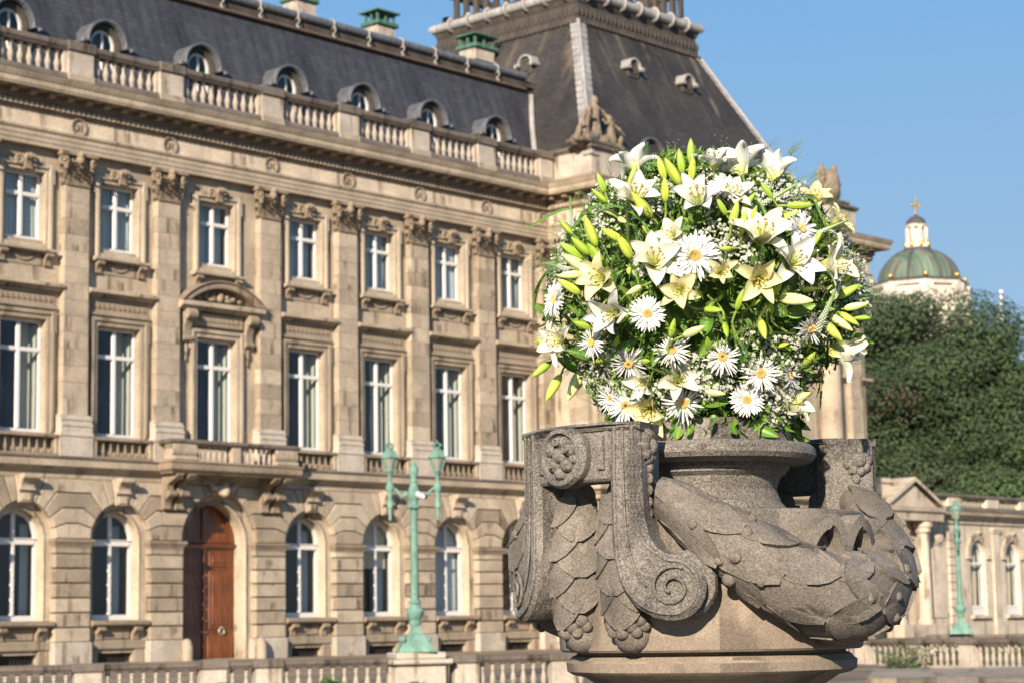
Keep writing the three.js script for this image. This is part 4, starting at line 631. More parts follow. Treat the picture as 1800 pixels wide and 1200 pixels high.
// ---------------------------------------------------------------- domed church far behind
{
  const t = thing('domed_church', 'distant white church with green copper dome, lantern and golden cross', 'church', [67.4, 0, -340], .35);
  const wst = std(.98, .90, .78, { map: ashlarMap }), cu = tex(512, 12, (u, v) => { const a = fbm(u, v, 26, 2, 4, 83), b = fbm(u, v, 12, 2, 3, 85), t2 = .72 + (a - .5) * .5, k = sstep(.5, .7, b) * .3; return [t2 * (.92 + k * .4), t2 * (1 - k * .15), t2 * (.93 - k * .1)]; });
  const dm = std(.33, .395, .32, { map: cu, roughness: .7 }), dk = std(.085, .075, .072, { roughness: .7 });
  mesh('dome', [lathe(Array.from({ length: 18 }, (_, i) => { const a = i / 17 * 1.30; return [6.75 * Math.cos(a), 55.2 + 5.6 * Math.sin(a)]; }), 8 * 4)], dm, t);
  for (let k = 0; k < 8; k++) { const b = k * Math.PI / 4, pts = []; for (let i = 0; i < 9; i++) { const a = i / 8 * 1.3; pts.push(V(6.8 * Math.cos(a) * Math.cos(b), 55.2 + 5.65 * Math.sin(a), 6.8 * Math.cos(a) * Math.sin(b))); } mesh('dome_rib', [tube(pts, .2, 16, 6)], dk, t); }
  mesh('drum', [lathe([[7.4, 40], [7.4, 54.0], [8.1, 54.1], [8.3, 54.6], [7.2, 54.7]], 8, .3).rotateY(.39), ...Array.from({ length: 8 }, (_, k) => at(cbox(-1.1, 1.1, 40, 54.3, -.4, .7, .05), 7.5 * Math.cos(k * Math.PI / 4 + .39), 0, 7.5 * Math.sin(k * Math.PI / 4 + .39), -k * Math.PI / 4 - .39 + Math.PI / 2))], wst, t);
  mesh('drum_cap', [lathe([[8.25, 54.61], [8.25, 54.85], [6.6, 55.5], [6.5, 54.65]], 8, .3).rotateY(.39)], dk, t);
  for (let k = 0; k < 8; k++) { const a = k * Math.PI / 4 + .39; mesh('gilded_finial', [ball(.42, 7.6 * Math.cos(a), 55.6, 7.6 * Math.sin(a), 1, 1.15, 1, 2)], gold, t); }
  mesh('lantern_foot', [lathe([[0, 60.2], [2.6, 60.2], [2.2, 61.0], [0, 61.0]], 16)], dk, t);
  mesh('lantern', [...Array.from({ length: 8 }, (_, k) => { const a = k * Math.PI / 4 + .2; return cbox(1.6 * Math.cos(a) - .25, 1.6 * Math.cos(a) + .25, 61, 64.4, 1.6 * Math.sin(a) - .25, 1.6 * Math.sin(a) + .25, .03); }), lathe([[0, 61], [2.1, 61], [2.0, 61.5], [1.2, 61.6], [1.05, 64.4], [1.75, 64.45], [1.85, 64.9], [0, 64.95]], 16)], wst, t);
  for (let k = 0; k < 8; k++) { const a = k * Math.PI / 4 + .2; mesh('gilded_volute', [ball(.36, 1.95 * Math.cos(a), 61.5, 1.95 * Math.sin(a), 1, 1.5, 1)], gold, t); }
  mesh('cupola', [lathe([[1.75, 64.9], [1.5, 65.7], [.8, 66.3], [.2, 66.35], [.25, 66.7], [0, 66.9]], 16)], dk, t);
  mesh('cross', [cbox(-.16, .16, 66.8, 69.3, -.12, .12, .04), cbox(-.75, .75, 68.0, 68.4, -.13, .13, .06), ball(.22, -.75, 68.2, 0), ball(.22, .75, 68.2, 0), ball(.24, 0, 69.3, 0), ball(.25, 0, 66.9, 0)], gold, t);
  mesh('nave', [box(-14, 14, 0, 40, -12, 10), ...[-9, 0, 9].map((x) => cbox(x - 2, x + 2, 12, 30, 10, 10.4, .1))], wst, t);
}
{ const t = thing('flagpole', 'slim white flagpole rising behind the big dark tree', 'flagpole', [59.5, 0, -250]); mesh('pole', [lathe([[0, 0], [.3, 0], [.26, 20], [.2, 39], [0, 39.4]], 10)], std(.8, .78, .76, { roughness: .5 }), t); mesh('finial', [ball(.3, 0, 39.6, 0)], std(.8, .78, .76), t); }

// ---------------------------------------------------------------- trees and clipped shrubs
const leafMat = (r, g, b) => new THREE.MeshPhysicalMaterial({ color: lin(r, g, b), roughness: .75, transmission: .18, thickness: 0, vertexColors: true, side: THREE.DoubleSide });
function leafCloud(rg, blobs, per, size, tint) { // blobs: [x,y,z, rx,ry,rz]
  const P = [], C = [], N = [];
  for (const [bx, by, bz, rx, ry, rz] of blobs) {
    const tb = .75 + rg() * .5, warm = rg() < .025 ? 1 : 0, n = Math.round(per * (rx * ry + ry * rz) / 2);
    for (let i = 0; i < n; i++) {
      let x, y, z, l; do { x = rg() * 2 - 1; y = rg() * 2 - 1; z = rg() * 2 - 1; l = x * x + y * y + z * z; } while (l > 1 || l < .45);
      const c = V(bx + x * rx, by + y * ry, bz + z * rz), d = V(x + (rg() - .5) * 1.1, y * 1.2 + .5 + (rg() - .5) * 1.1, z + (rg() - .5) * 1.1).normalize();
      const u = V(rg() - .5, rg() - .5, rg() - .5).cross(d).normalize(), v = V().crossVectors(d, u), s = size * (.6 + rg() * .8);
      const k = tb * (.85 + rg() * .3), col = warm && rg() < .5 ? [k * 2.2, k * .75, k * .7] : [k * (1 + tint * (rg() - .5)), k, k * (.9 + .2 * rg())];
      const q = [[-1, 0], [0, -.55], [1, 0], [0, .55]].map(([a, b]) => [c.x + (u.x * a + v.x * b) * s, c.y + (u.y * a + v.y * b) * s, c.z + (u.z * a + v.z * b) * s]);
      for (const j of [0, 1, 2, 0, 2, 3]) { P.push(...q[j]); N.push(d.x, d.y, d.z); C.push(...col); }
    }
  }
  const g = new THREE.BufferGeometry(); g.setAttribute('position', new THREE.Float32BufferAttribute(P, 3)); g.setAttribute('normal', new THREE.Float32BufferAttribute(N, 3)); g.setAttribute('color', new THREE.Float32BufferAttribute(C, 3)); g.setAttribute('uv', new THREE.Float32BufferAttribute(new Float32Array(P.length / 3 * 2), 2)); return g;
}
const bark = std(.10, .075, .055, { map: leadMap, bumpMap: leadMap, bumpScale: .05 });
function tree(name, label, x, z, lobes, seed, col, per = 210, size = .13, ground = -.6) {
  const rg = rngOf(seed), t = thing(name, label, 'tree', [x, ground, z], 0, 'trees behind the gallery'), blobs = [];
  let top = 0, limbs = []; for (const [lx, ly, lz, rx, ry, rz] of lobes) {
    top = Math.max(top, ly + ry);
    const n = Math.round(11 * rx * ry / 6) + 7; for (let i = 0; i < n; i++) { const a = rg() * 6.283, h = rg() * 1.9 - .9, rr = Math.sqrt(Math.max(0, 1 - h * h)) * (.72 + .34 * rg()); const s = 1.0 + rg() * 1.3; blobs.push([lx + rx * rr * Math.cos(a), ly + ry * h * (.8 + .25 * rg()), lz + rz * rr * Math.sin(a), s * 1.5, s * .66, s * 1.4]); }
    limbs.push(tube([V(0, 3 + rg() * 2, 0), V(lx * .35, ly * .6, lz * .35), V(lx * .9, ly, lz * .9)], .16 + .05 * rg(), 8, 7));
  }
  mesh('trunk', [lathe([[0, 0], [.75, 0], [.5, 1.2], [.42, 5], [.28, top * .65], [.1, top * .85], [0, top * .86]], 12), ...limbs], bark, t);
  for (const [lx, ly, lz, rx, ry, rz] of lobes) blobs.push([lx, ly, lz, rx * .66, ry * .66, rz * .66]);
  mesh('crown', leafCloud(rg, blobs, per, size, .5), leafMat(...col), t);
}
tree('broadleaf_tree', 'massive dark green tree hiding the foot of the domed church', 28.0, -137, [[-.5, 17.6, 0, 6.2, 5.0, 5], [-5.2, 19.4, -1, 3.6, 4.0, 3.8], [2.0, 17.6, .5, 3.6, 3.2, 3.4], [4.2, 13.8, 1, 3.2, 3.4, 3.6], [-1.5, 11.5, 2, 6, 4.2, 4.5], [3.4, 9, 1.5, 5, 4, 4.4], [-5, 12.5, 1, 4, 5.5, 4], [-3, 7, 1, 4.6, 4, 4]], 101, [.040, .072, .017]);
tree('broadleaf_tree', 'olive toned tree standing next to the massive dark one beyond the gallery', 38.4, -139, [[0, 13.0, 0, 2.8, 4.2, 3.0], [-1.2, 9.0, 1, 3.8, 4.0, 3.6], [3, 11.5, 0, 4.6, 5.2, 4.4], [-.5, 5.5, 1, 4.2, 4, 3.4]], 102, [.058, .072, .020]);
tree('broadleaf_tree', 'shaded low tree squeezed between pavilion wall and massive tree', 22.4, -133, [[0, 10.5, 0, 4, 6, 3.6], [3.4, 7.5, .5, 3.8, 4.2, 3.4], [-2.8, 7, 0, 3.4, 4.6, 3.4]], 103, [.036, .058, .016]);
tree('broadleaf_tree', 'bushy brighter green tree rising just over the gallery parapet', 33.0, -129, [[0, 8.0, 0, 4, 3.4, 3], [-4, 7.0, 0, 3.6, 3.2, 3], [3.8, 7.0, 0, 3.6, 3.2, 3], [0, 4, 0, 5, 3, 3]], 104, [.047, .083, .019]);
function shrub(x, y, z, r, seed, label, col = [.10, .17, .03]) {
  const rg = rngOf(seed), t = thing('clipped_shrub', label, 'shrub', [x, -.62, z], 0, 'clipped shrubs before the balustrade'); const b = [];
  for (let i = 0; i < 60; i++) { const a = rg() * 6.283, h = rg() * 2 - 1, q = Math.sqrt(1 - h * h); b.push([r * .86 * q * Math.cos(a), y + .62 + r * .86 * h, r * .86 * q * Math.sin(a), r * .22, r * .2, r * .22]); }
  mesh('leaves', leafCloud(rg, b, 40 / (r * r * .04), .028, .4), leafMat(...col), t); mesh('trunk', [lathe([[0, 0], [.06, 0], [.05, y + .3], [0, y + .4]], 8), ball(r * .8, 0, y + .62, 0, 1, 1, 1, 2)], std(.02, .025, .012), t);
}
shrub(-4.05, -.50, -46.0, .48, 201, 'largest round clipped shrub beside the lamp pedestal'); shrub(-6.3, -.52, -45.2, .45, 202, 'low round clipped shrub below the wooden door');
shrub(-2.25, -.64, -46.8, .46, 203, 'round clipped shrub directly under the two-lantern lamp'); shrub(-.05, -.70, -47.2, .5, 204, 'low round shrub between lamp and urn', [.14, .15, .03]); shrub(-10.6, -.5, -44.0, .5, 205, 'loose yellow green shrub before the first balustrade bay', [.16, .2, .05]);
{ // greenery seen between the balusters before the gallery
  const t = thing('hedge', 'dark clipped hedge behind the balustrade piers before the gallery', 'hedge', [14.2, -.62, -66.5], .95); const rg = rngOf(301), b = []; for (let i = 0; i < 120; i++) b.push([lerp(-6, 6, rg()), rg() * .75, (rg() - .5) * .7, .25, .2, .25]); mesh('leaves', leafCloud(rg, b, 700, .05, .4), leafMat(.07, .11, .03), t); }

// ---------------------------------------------------------------- the carved stone urn in front
const granite = (seed, light, dark, base = .76, amp = 1) => tex(1024, .6, (u, v) => {
  const a = fbm(u, v, 5, 5, 4, seed), g = fbm(u, v, 250, 250, 2, seed + 7), w = vnoise(u * 260, v * 260, 260, 260, seed + 13), k = vnoise(u * 170, v * 170, 170, 170, seed + 17), m = fbm(u, v, 12, 12, 3, seed + 21);
  let t = base + ((a - .5) * .30 + (g - .5) * .8) * amp; const wl = sstep(.80, .93, w) * light * sstep(.3, .6, a + (m - .5)), bl = sstep(.80, .95, k) * dark;
  const pt = sstep(.52, .66, fbm(u, v, 4, 4, 5, seed + 31)), sm = sstep(.55, .72, fbm(u, v, 7, 3, 5, seed + 37)); t += wl * .36 - bl * .3 * amp + (pt * .15 - sm * .22) * Math.max(amp, .75); return [t * 1.0, t * (.965 + wl * .04), t * (.92 + wl * .09)];
});
const graniteBump = tex(1024, .6, (u, v) => { const g = fbm(u, v, 190, 190, 2, 407), w = vnoise(u * 200, v * 200, 200, 200, 413), a = fbm(u, v, 40, 40, 3, 417); return [.62 * g + .26 * sstep(.7, .95, w) + .12 * a]; }, false);
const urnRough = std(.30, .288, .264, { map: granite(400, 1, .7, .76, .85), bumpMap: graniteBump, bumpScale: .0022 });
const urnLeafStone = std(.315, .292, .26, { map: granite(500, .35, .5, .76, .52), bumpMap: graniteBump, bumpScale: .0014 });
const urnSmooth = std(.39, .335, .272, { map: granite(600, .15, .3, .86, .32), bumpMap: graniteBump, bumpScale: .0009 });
const UY = .56; // foot of the urn above the pedestal
const urn = thing('stone_urn', 'big carved stone urn with scroll handles and leaf garlands holding the flowers', 'urn', [.4604, UY, -5], .7505);
const um = (name, list, mat, parent) => { const g = merged(list); g.translate(0, -UY, 0); return mesh(name, boxUV(g), mat, parent); };
const RB = .465, wrapP = (t, y, h) => { const a = t / RB, r = RB + h; return V(-r * Math.cos(a), y, r * Math.sin(a)); };
function wrap(g, crease = .6) { g = flat(g); const p = g.attributes.position; for (let i = 0; i < p.count; i++) { const q = wrapP(p.getX(i), p.getY(i), p.getZ(i)); p.setXYZ(i, q.x, q.y, q.z); } g.deleteAttribute('normal'); return toCreasedNormals(g, crease); }
const bodyR = (y) => .358 + .012 * clamp((y - 1.05) / .2);
{
  const prof = [[.24, .6], [.25, .64], [.2, .68], [.165, .75], [.17, .83], [.2, .90], [.245, .95], [.30, .985], [.33, .992], [.342, 1.0], [.344, 1.02], [.336, 1.026], [.33, 1.034], [.318, 1.038], [.318, 1.046]];
  um('foot', [lathe([[0, .56], [.27, .56], [.27, .60], ...prof, [0, 1.046]], 72, .5)], urnSmooth, urn);
  { // the bowl: old weathered stone above, clean stone below, meeting in a ragged worn edge
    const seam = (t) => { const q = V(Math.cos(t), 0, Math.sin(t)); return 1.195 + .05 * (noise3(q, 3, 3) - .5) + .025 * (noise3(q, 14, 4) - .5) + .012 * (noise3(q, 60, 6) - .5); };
    const wallOf = (y0, y1, rows) => { const P = [], idx = [], M = 360; for (let i = 0; i <= rows; i++) for (let k = 0; k <= M; k++) { const t = k / M * 6.28318, a = y0 ?? seam(t), b = y1 ?? seam(t), y = lerp(a, b, i / rows), r = bodyR(y); P.push(r * Math.cos(t), y, r * Math.sin(t)); } for (let i = 0; i < rows; i++) for (let k = 0; k < M; k++) { const q = i * (M + 1) + k; idx.push(q, q + 1, q + M + 1, q + 1, q + M + 2, q + M + 1); } const g = new THREE.BufferGeometry(); g.setAttribute('position', new THREE.Float32BufferAttribute(P, 3)); g.setIndex(idx); g.computeVertexNormals(); return g; };
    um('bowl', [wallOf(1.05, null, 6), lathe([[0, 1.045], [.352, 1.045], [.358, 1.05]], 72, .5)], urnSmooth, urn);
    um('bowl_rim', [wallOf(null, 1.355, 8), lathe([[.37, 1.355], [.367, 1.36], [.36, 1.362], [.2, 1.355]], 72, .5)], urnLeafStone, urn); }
  um('neck', [lathe([[.24, 1.35], [.205, 1.362], [.178, 1.39], [.168, 1.42], [.176, 1.448], [.192, 1.458], [.192, 1.464], [.2, 1.468], [.2, 1.478], [.24, 1.482], [.256, 1.487], [.265, 1.498], [.264, 1.514], [.252, 1.525], [.222, 1.528], [.212, 1.53], [.208, 1.578], [.19, 1.582], [0, 1.57]], 72, .5)], urnRough, urn);
  // leaf shell on a round-section roll: centre line C(u), radius r(u)
  const leafOn = (C, r, u0, th0, lu, lw, rise, flip = 1) => { const P = [], n = 11, m = 8, idx = []; for (let i = 0; i <= n; i++) for (let j = 0; j <= m; j++) { const wall = i === 0 || i === n || j === 0 || j === m, a = clamp((i - 1) / (n - 2)), b = clamp((j - 1) / (m - 2)) * 2 - 1, sh = Math.pow(Math.sin(Math.PI * (.06 + .9 * a)), .75) * (1 + .02 * Math.sin(a * 15)), u = clamp(u0 + flip * (a - .5) * lu, .001, .999), { c, out, up } = C(u), th = th0 + b * lw * sh, R2 = r(u) + (wall ? -.012 : rise * (.35 + .65 * a) * (.72 + .28 * b * b) - .0025 * Math.exp(-b * b * 40) + .0012 * Math.sin((a - Math.abs(b) * .25) * 26) * Math.abs(b)); P.push(c.x + (out.x * Math.cos(th) + up.x * Math.sin(th)) * R2, c.y + (out.y * Math.cos(th) + up.y * Math.sin(th)) * R2, c.z + (out.z * Math.cos(th) + up.z * Math.sin(th)) * R2); }
    for (let i = 0; i < n; i++) for (let j = 0; j < m; j++) { const q = i * (m + 1) + j; idx.push(q, q + 1, q + m + 1, q + 1, q + m + 2, q + m + 1); }
    const g = new THREE.BufferGeometry(); g.setAttribute('position', new THREE.Float32BufferAttribute(P, 3)); g.setIndex(idx); return toCreasedNormals(g, .75); };
  for (const side of [0, 1]) { // the two handles, opposite each other
    const h = part('handle', urn); h.rotation.y = side * Math.PI;
    for (const s of [-1, 1]) {
      const cx = .258, cy = 1.187, vr = .071; const L = [[.117, 1.545], [.115, 1.45], [.114, 1.36], [.115, 1.29], [.122, 1.235], [.138, 1.188], [.172, 1.146], [.212, 1.123], [.245, 1.116]]; const A = []; for (let k = 0; k <= 20; k++) { const a = lerp(272, 446, k / 20) * Math.PI / 180; A.push([cx + vr * Math.cos(a) * 1.06, cy + vr * Math.sin(a)]); }
      const Rr = [[.243, 1.262], [.224, 1.273], [.206, 1.30], [.196, 1.345], [.192, 1.42], [.191, 1.545]]; let poly = [...L, ...A, ...Rr]; if (s < 0) poly = poly.map(([x, y]) => [-x, y]);
      um('scroll', [wrap(ext(poly, -.14, 0, .012), .5), wrap(lathe([[0, -.10], [.068, -.10], [.072, -.08], [.074, -.02], [.066, -.008], [0, -.008]], 32, .6).rotateX(Math.PI / 2).translate(s * (cx + .030), cy + .008, -.03), .6)], urnRough, h);
      // raised fillets running down the scroll and winding into the eye
      const sp = []; L.forEach(([x, y], i) => { const dx = cx - x, dy = cy - y, l = Math.hypot(dx, dy), e = sstep(2, 7, i); sp.push(wrapP(s * (x + lerp(.016, .015 * dx / l, e)), y + lerp(0, .015 * dy / l, e), 0)); }); for (let k = 0; k <= 46; k++) { const a = (278 + k * 15) * Math.PI / 180, r = (vr - .014) * (1 - k / 56); sp.push(wrapP(s * (cx + r * Math.cos(a) * 1.04), cy + r * Math.sin(a), -.001 + k * .0001)); }
      const sp2 = Rr.slice().reverse().map(([x, y]) => wrapP(s * (x - .016), y, 0)); for (let k = 0; k <= 8; k++) { const a = (95 - k * 12) * Math.PI / 180; sp2.push(wrapP(s * (cx + (vr - .012) * Math.cos(a)), cy + (vr - .012) * Math.sin(a), 0)); }
      const mid = [[.153, 1.54], [.153, 1.42], [.155, 1.34], [.163, 1.27], [.182, 1.215], [.2, 1.19]].map(([x, y]) => wrapP(s * x, y, .001));
      um('fillet', [tube(sp, .0042, 130, 7), tube(sp2, .0045, 40, 7), tube(mid, .003, 30, 6)], urnRough, h);
      um('side_rosette', [...Array.from({ length: 9 }, (_, k) => { const a = k * .7, q = wrapP(s * .191, 1.50 + .026 * Math.sin(a), -.055 + .026 * Math.cos(a)); return ball(.016, q.x, q.y, q.z, 1, 1, 1, 2); }), ball(.022, ...wrapP(s * .195, 1.50, -.055).toArray(), 1, 1, 1, 2), ...Array.from({ length: 5 }, (_, k) => ball(.012 - k * .001, ...wrapP(s * .191, 1.455 - k * .026, -.06).toArray(), 1, 1.3, 1, 1))], urnRough, h);
    }
    um('top_slab', [wrap(ext([[-.119, 1.425], [0, 1.425], [.119, 1.425], [.119, 1.549], [0, 1.549], [-.119, 1.549]], -.10, -.004, .006), .5), wrap(ext([[-.193, 1.535], [-.1, 1.537], [0, 1.537], [.1, 1.537], [.193, 1.535], [.195, 1.553], [.1, 1.556], [0, 1.556], [-.1, 1.556], [-.195, 1.553]], -.137, .004, .006), .5), wrap(ext([[.088, 1.45], [.104, 1.45], [.104, 1.525], [.088, 1.525]], -.02, .004, .003), .5), wrap(ext([[-.104, 1.45], [-.088, 1.45], [-.088, 1.525], [-.104, 1.525]], -.02, .004, .003), .5)], urnRough, h);
    const disc = lathe([[0, -.05], [.064, -.05], [.071, -.02], [.071, .012], [.064, .022], [.054, .024], [.05, .014], [0, .012]], 40, .6).rotateX(Math.PI / 2).translate(-.005, 1.483, 0);
    um('medallion', [wrap(disc, .6)], urnRough, h);
    um('rosette', [...[[0, .034, .016], [-.028, .018, .018], [.026, .016, .017], [-.018, -.016, .019], [.02, -.018, .018], [0, .004, .021], [-.002, -.036, .016], [-.036, -.008, .012], [.037, -.006, .012]].map(([x, y, q]) => ball(q, ...wrapP(-.005 + x, 1.483 + y, .014).toArray(), 1, 1, 1, 2)), ...[[0, .034], [-.018, -.016], [.026, .016]].map(([x, y]) => at(new THREE.TorusGeometry(.007, .004, 6, 12), ...wrapP(-.005 + x, 1.483 + y, .031).toArray(), -Math.PI / 2))], urnRough, h);
    // hanging leaf drops between the scrolls
    for (const s of [-1, 1]) {
      const d = part('leaf_drop', urn); d.rotation.y = side * Math.PI;
      const C = (u) => { const y = lerp(1.40, 1.088, u), a = s * (11.2 + 1.6 * u) * Math.PI / 180, rr = bodyR(Math.max(1.06, y)) - .004, out = V(-Math.cos(a), 0, Math.sin(a)); return { c: V(-rr * Math.cos(a), y, rr * Math.sin(a)), out, up: V(Math.sin(a), 0, Math.cos(a)) }; };
      const r = (u) => .032 + .024 * Math.sin(Math.PI * clamp(u * .8 + .1)) + .006 * u;
      const core = []; for (let k = 0; k <= 14; k++) { const u = k / 14, q = C(u); core.push(ball(r(u) * .99, q.c.x, q.c.y, q.c.z, 1, 1, 1, 2)); }
      um('core', core, urnLeafStone, d);
      const rows = [[.05, 0], [.16, .9], [.2, -.9], [.30, .1], [.42, 1.0], [.44, -.9], [.56, .0], [.68, .9], [.70, -.85], [.80, .1]]; for (const [u, th] of rows) um('leaf', [leafOn(C, r, u, th, .34, .85, .019)], urnLeafStone, d);
      const br = []; for (let k = 0; k < 11; k++) { const q = C(clamp(.90 + (k % 3) * .045)), th = -1.2 + k * .24; const R2 = r(.95) * .95; br.push(ball(.0135 + .003 * (k % 2), q.c.x + (q.out.x * Math.cos(th) + q.up.x * Math.sin(th)) * R2, q.c.y, q.c.z + (q.out.z * Math.cos(th) + q.up.z * Math.sin(th)) * R2, 1, 1, 1, 2)); } um('berries', br, urnLeafStone, d);
    }
    // the draped garland on one flank
    const gd = part('garland', urn); gd.rotation.y = side * Math.PI;
    const rr = rngOf(900 + side);
    const C = (u) => { const a = lerp(26, 154, u) * Math.PI / 180, k = (u - .5) * 2, y = 1.392 - .232 * Math.pow(1 - k * k, 1.4), rad = lerp(.385, .415, 1 - k * k), out = V(-Math.cos(a), 0, Math.sin(a)), e = .002, y2 = 1.392 - .232 * Math.pow(Math.max(0, 1 - (k + e) * (k + e)), 1.4); const tan = V(rad * Math.sin(a) * 1.117 * 2 * 1 / 2, 0, rad * Math.cos(a) * 1.117).multiplyScalar(2 * 1.117 * .5); tan.y = (y2 - y) / e * 2 * .5; tan.normalize(); const up = V().crossVectors(tan, out).normalize(); if (up.y < 0) up.negate(); return { c: V(-rad * Math.cos(a), y, rad * Math.sin(a)), out, up }; };
    const r = (u) => .036 + .048 * Math.pow(Math.sin(Math.PI * clamp(u)), .9);
    { const n = 90, m = 28, P = [], idx = []; for (let i = 0; i <= n; i++) for (let j = 0; j <= m; j++) { const u = i / n, q = C(u), th = j / m * 6.2832, w = q.c.clone(), R2 = r(u) * (1 + .03 * Math.sin(th * 5 + u * 40)); w.addScaledVector(q.out, Math.cos(th) * R2).addScaledVector(q.up, Math.sin(th) * R2); P.push(w.x, w.y, w.z); } for (let i = 0; i < n; i++) for (let j = 0; j < m; j++) { const q = i * (m + 1) + j; idx.push(q, q + 1, q + m + 1, q + 1, q + m + 2, q + m + 1); } const g = new THREE.BufferGeometry(); g.setAttribute('position', new THREE.Float32BufferAttribute(P, 3)); g.setIndex(idx); g.computeVertexNormals(); um('roll', [g], urnLeafStone, gd); }
    for (let i = 0; i < 9; i++) { const u = .07 + i * .1075; for (let j = 0; j < 4; j++) { const th = -1.9 + j * 1.15 + (i % 2) * .58 + (rr() - .5) * .2; um('leaf', [leafOn(C, r, clamp(u + (rr() - .5) * .02, .08, .92), th, .19 + rr() * .03, .66 + rr() * .12, .017 + rr() * .007, u < .5 ? 1 : -1)], urnLeafStone, gd); } }
    for (let i = 0; i < 13; i++) { const u = .08 + rr() * .84, q = C(u), th = -1.3 + rr() * 2.5, R2 = r(u) + .010; um('berry', [ball(.010 + rr() * .006, q.c.x + (q.out.x * Math.cos(th) + q.up.x * Math.sin(th)) * R2, q.c.y + q.up.y * Math.sin(th) * R2, q.c.z + (q.out.z * Math.cos(th) + q.up.z * Math.sin(th)) * R2, 1, 1, 1, 2)], urnLeafStone, gd); }
    // ribbon bow on the bowl above the garland
    const bow = part('ribbon_bow', urn); bow.rotation.y = side * Math.PI;
    for (const s of [-1, 1]) { const pts = []; const A0 = 92 * Math.PI / 180; const W2 = (t, y, o) => { const a = A0 + t / .38, q = .372 + o; return V(-q * Math.cos(a), y, q * Math.sin(a)); }; const P = [], idx = [], n = 20; for (let i = 0; i <= n; i++) { const t = i / n, ang = Math.PI * (1 - t) , x = s * (.060 + .050 * Math.cos(ang) * 1), y = 1.225 + .098 * Math.sin(ang) - (s * Math.cos(ang) * s > 0 ? .02 * t : 0); for (const o of [-.01, .034 + .01 * Math.sin(ang)]) for (const w of [0, .026]) { const v = W2(x + s * w * Math.cos(ang), y + w * Math.sin(ang), o); P.push(v.x, v.y, v.z); } } for (let i = 0; i < n; i++) { const a = i * 4, b = a + 4; for (const [p, q] of [[0, 1], [1, 3], [3, 2], [2, 0]]) idx.push(a + p, a + q, b + p, a + q, b + q, b + p); } const g = new THREE.BufferGeometry(); g.setAttribute('position', new THREE.Float32BufferAttribute(P, 3)); g.setIndex(idx); const g2 = toCreasedNormals(g, .7); um('loop', [g2, ...Array.from({ length: 4 }, (_, k) => tube([W2(s * (.03 + k * .016), 1.20, .004), W2(s * (.04 + k * .012), 1.25, .008), W2(s * (.048 + k * .006), 1.30, -.002)], .006, 8, 6))], urnLeafStone, bow); }
  }
}
{ const t = thing('stone_pedestal', 'square stone pedestal carrying the big carved urn', 'pedestal', [.4604, -.62, -5], .7505); mesh('shaft', [cbox(-.34, .34, .2, 1.02, -.34, .34, .01)], urnSmooth, t); mesh('cap', [cbox(-.42, .42, 1.02, 1.178, -.42, .42, .02)], urnSmooth, t); mesh('plinth', [cbox(-.46, .46, 0, .2, -.46, .46, .02)], urnSmooth, t); }

// ---------------------------------------------------------------- the flower arrangement
const LILIES=[[-0.181,0.174,0.271,0.25,0.55,0.8,0.96,1],[-0.033,0.158,0.325,-0.15,0.46,0.87,0.96,0],[-0.143,0.017,0.342,0.05,0.35,0.93,1.0,1],[-0.246,-0.004,0.29,-0.56,0.1,0.82,0.9,2],[-0.22,-0.081,0.307,-0.51,-0.26,0.82,0.96,0],[0.103,0.065,0.346,0.1,0.5,0.86,1.1,1],[0.165,0.014,0.334,0.36,0.15,0.92,1.04,0],[0.095,-0.018,0.357,-0.1,-0.1,0.99,0.92,2],[0.249,0.018,0.285,0.88,0.0,0.47,1.0,1],[0.076,0.242,0.26,-0.11,0.84,-0.53,1.0,0],[0.148,0.231,0.244,0.32,0.87,-0.38,0.9,0],[-0.166,0.268,0.191,-0.22,0.87,-0.44,0.84,0],[-0.341,-0.12,0.127,-0.75,-0.11,0.65,0.8,1],[-0.143,-0.287,0.185,-0.21,-0.31,0.93,0.9,2],[-0.087,-0.237,0.238,0.11,0.22,0.97,0.76,1],[0.167,-0.294,0.163,0.72,0.36,0.6,0.84,1],[0.275,-0.154,0.184,0.91,-0.34,0.23,1.04,1],[0.011,0.254,0.258,0.0,0.95,0.32,0.76,0],[0.049,0.172,0.316,0.21,0.52,0.83,0.68,1]];
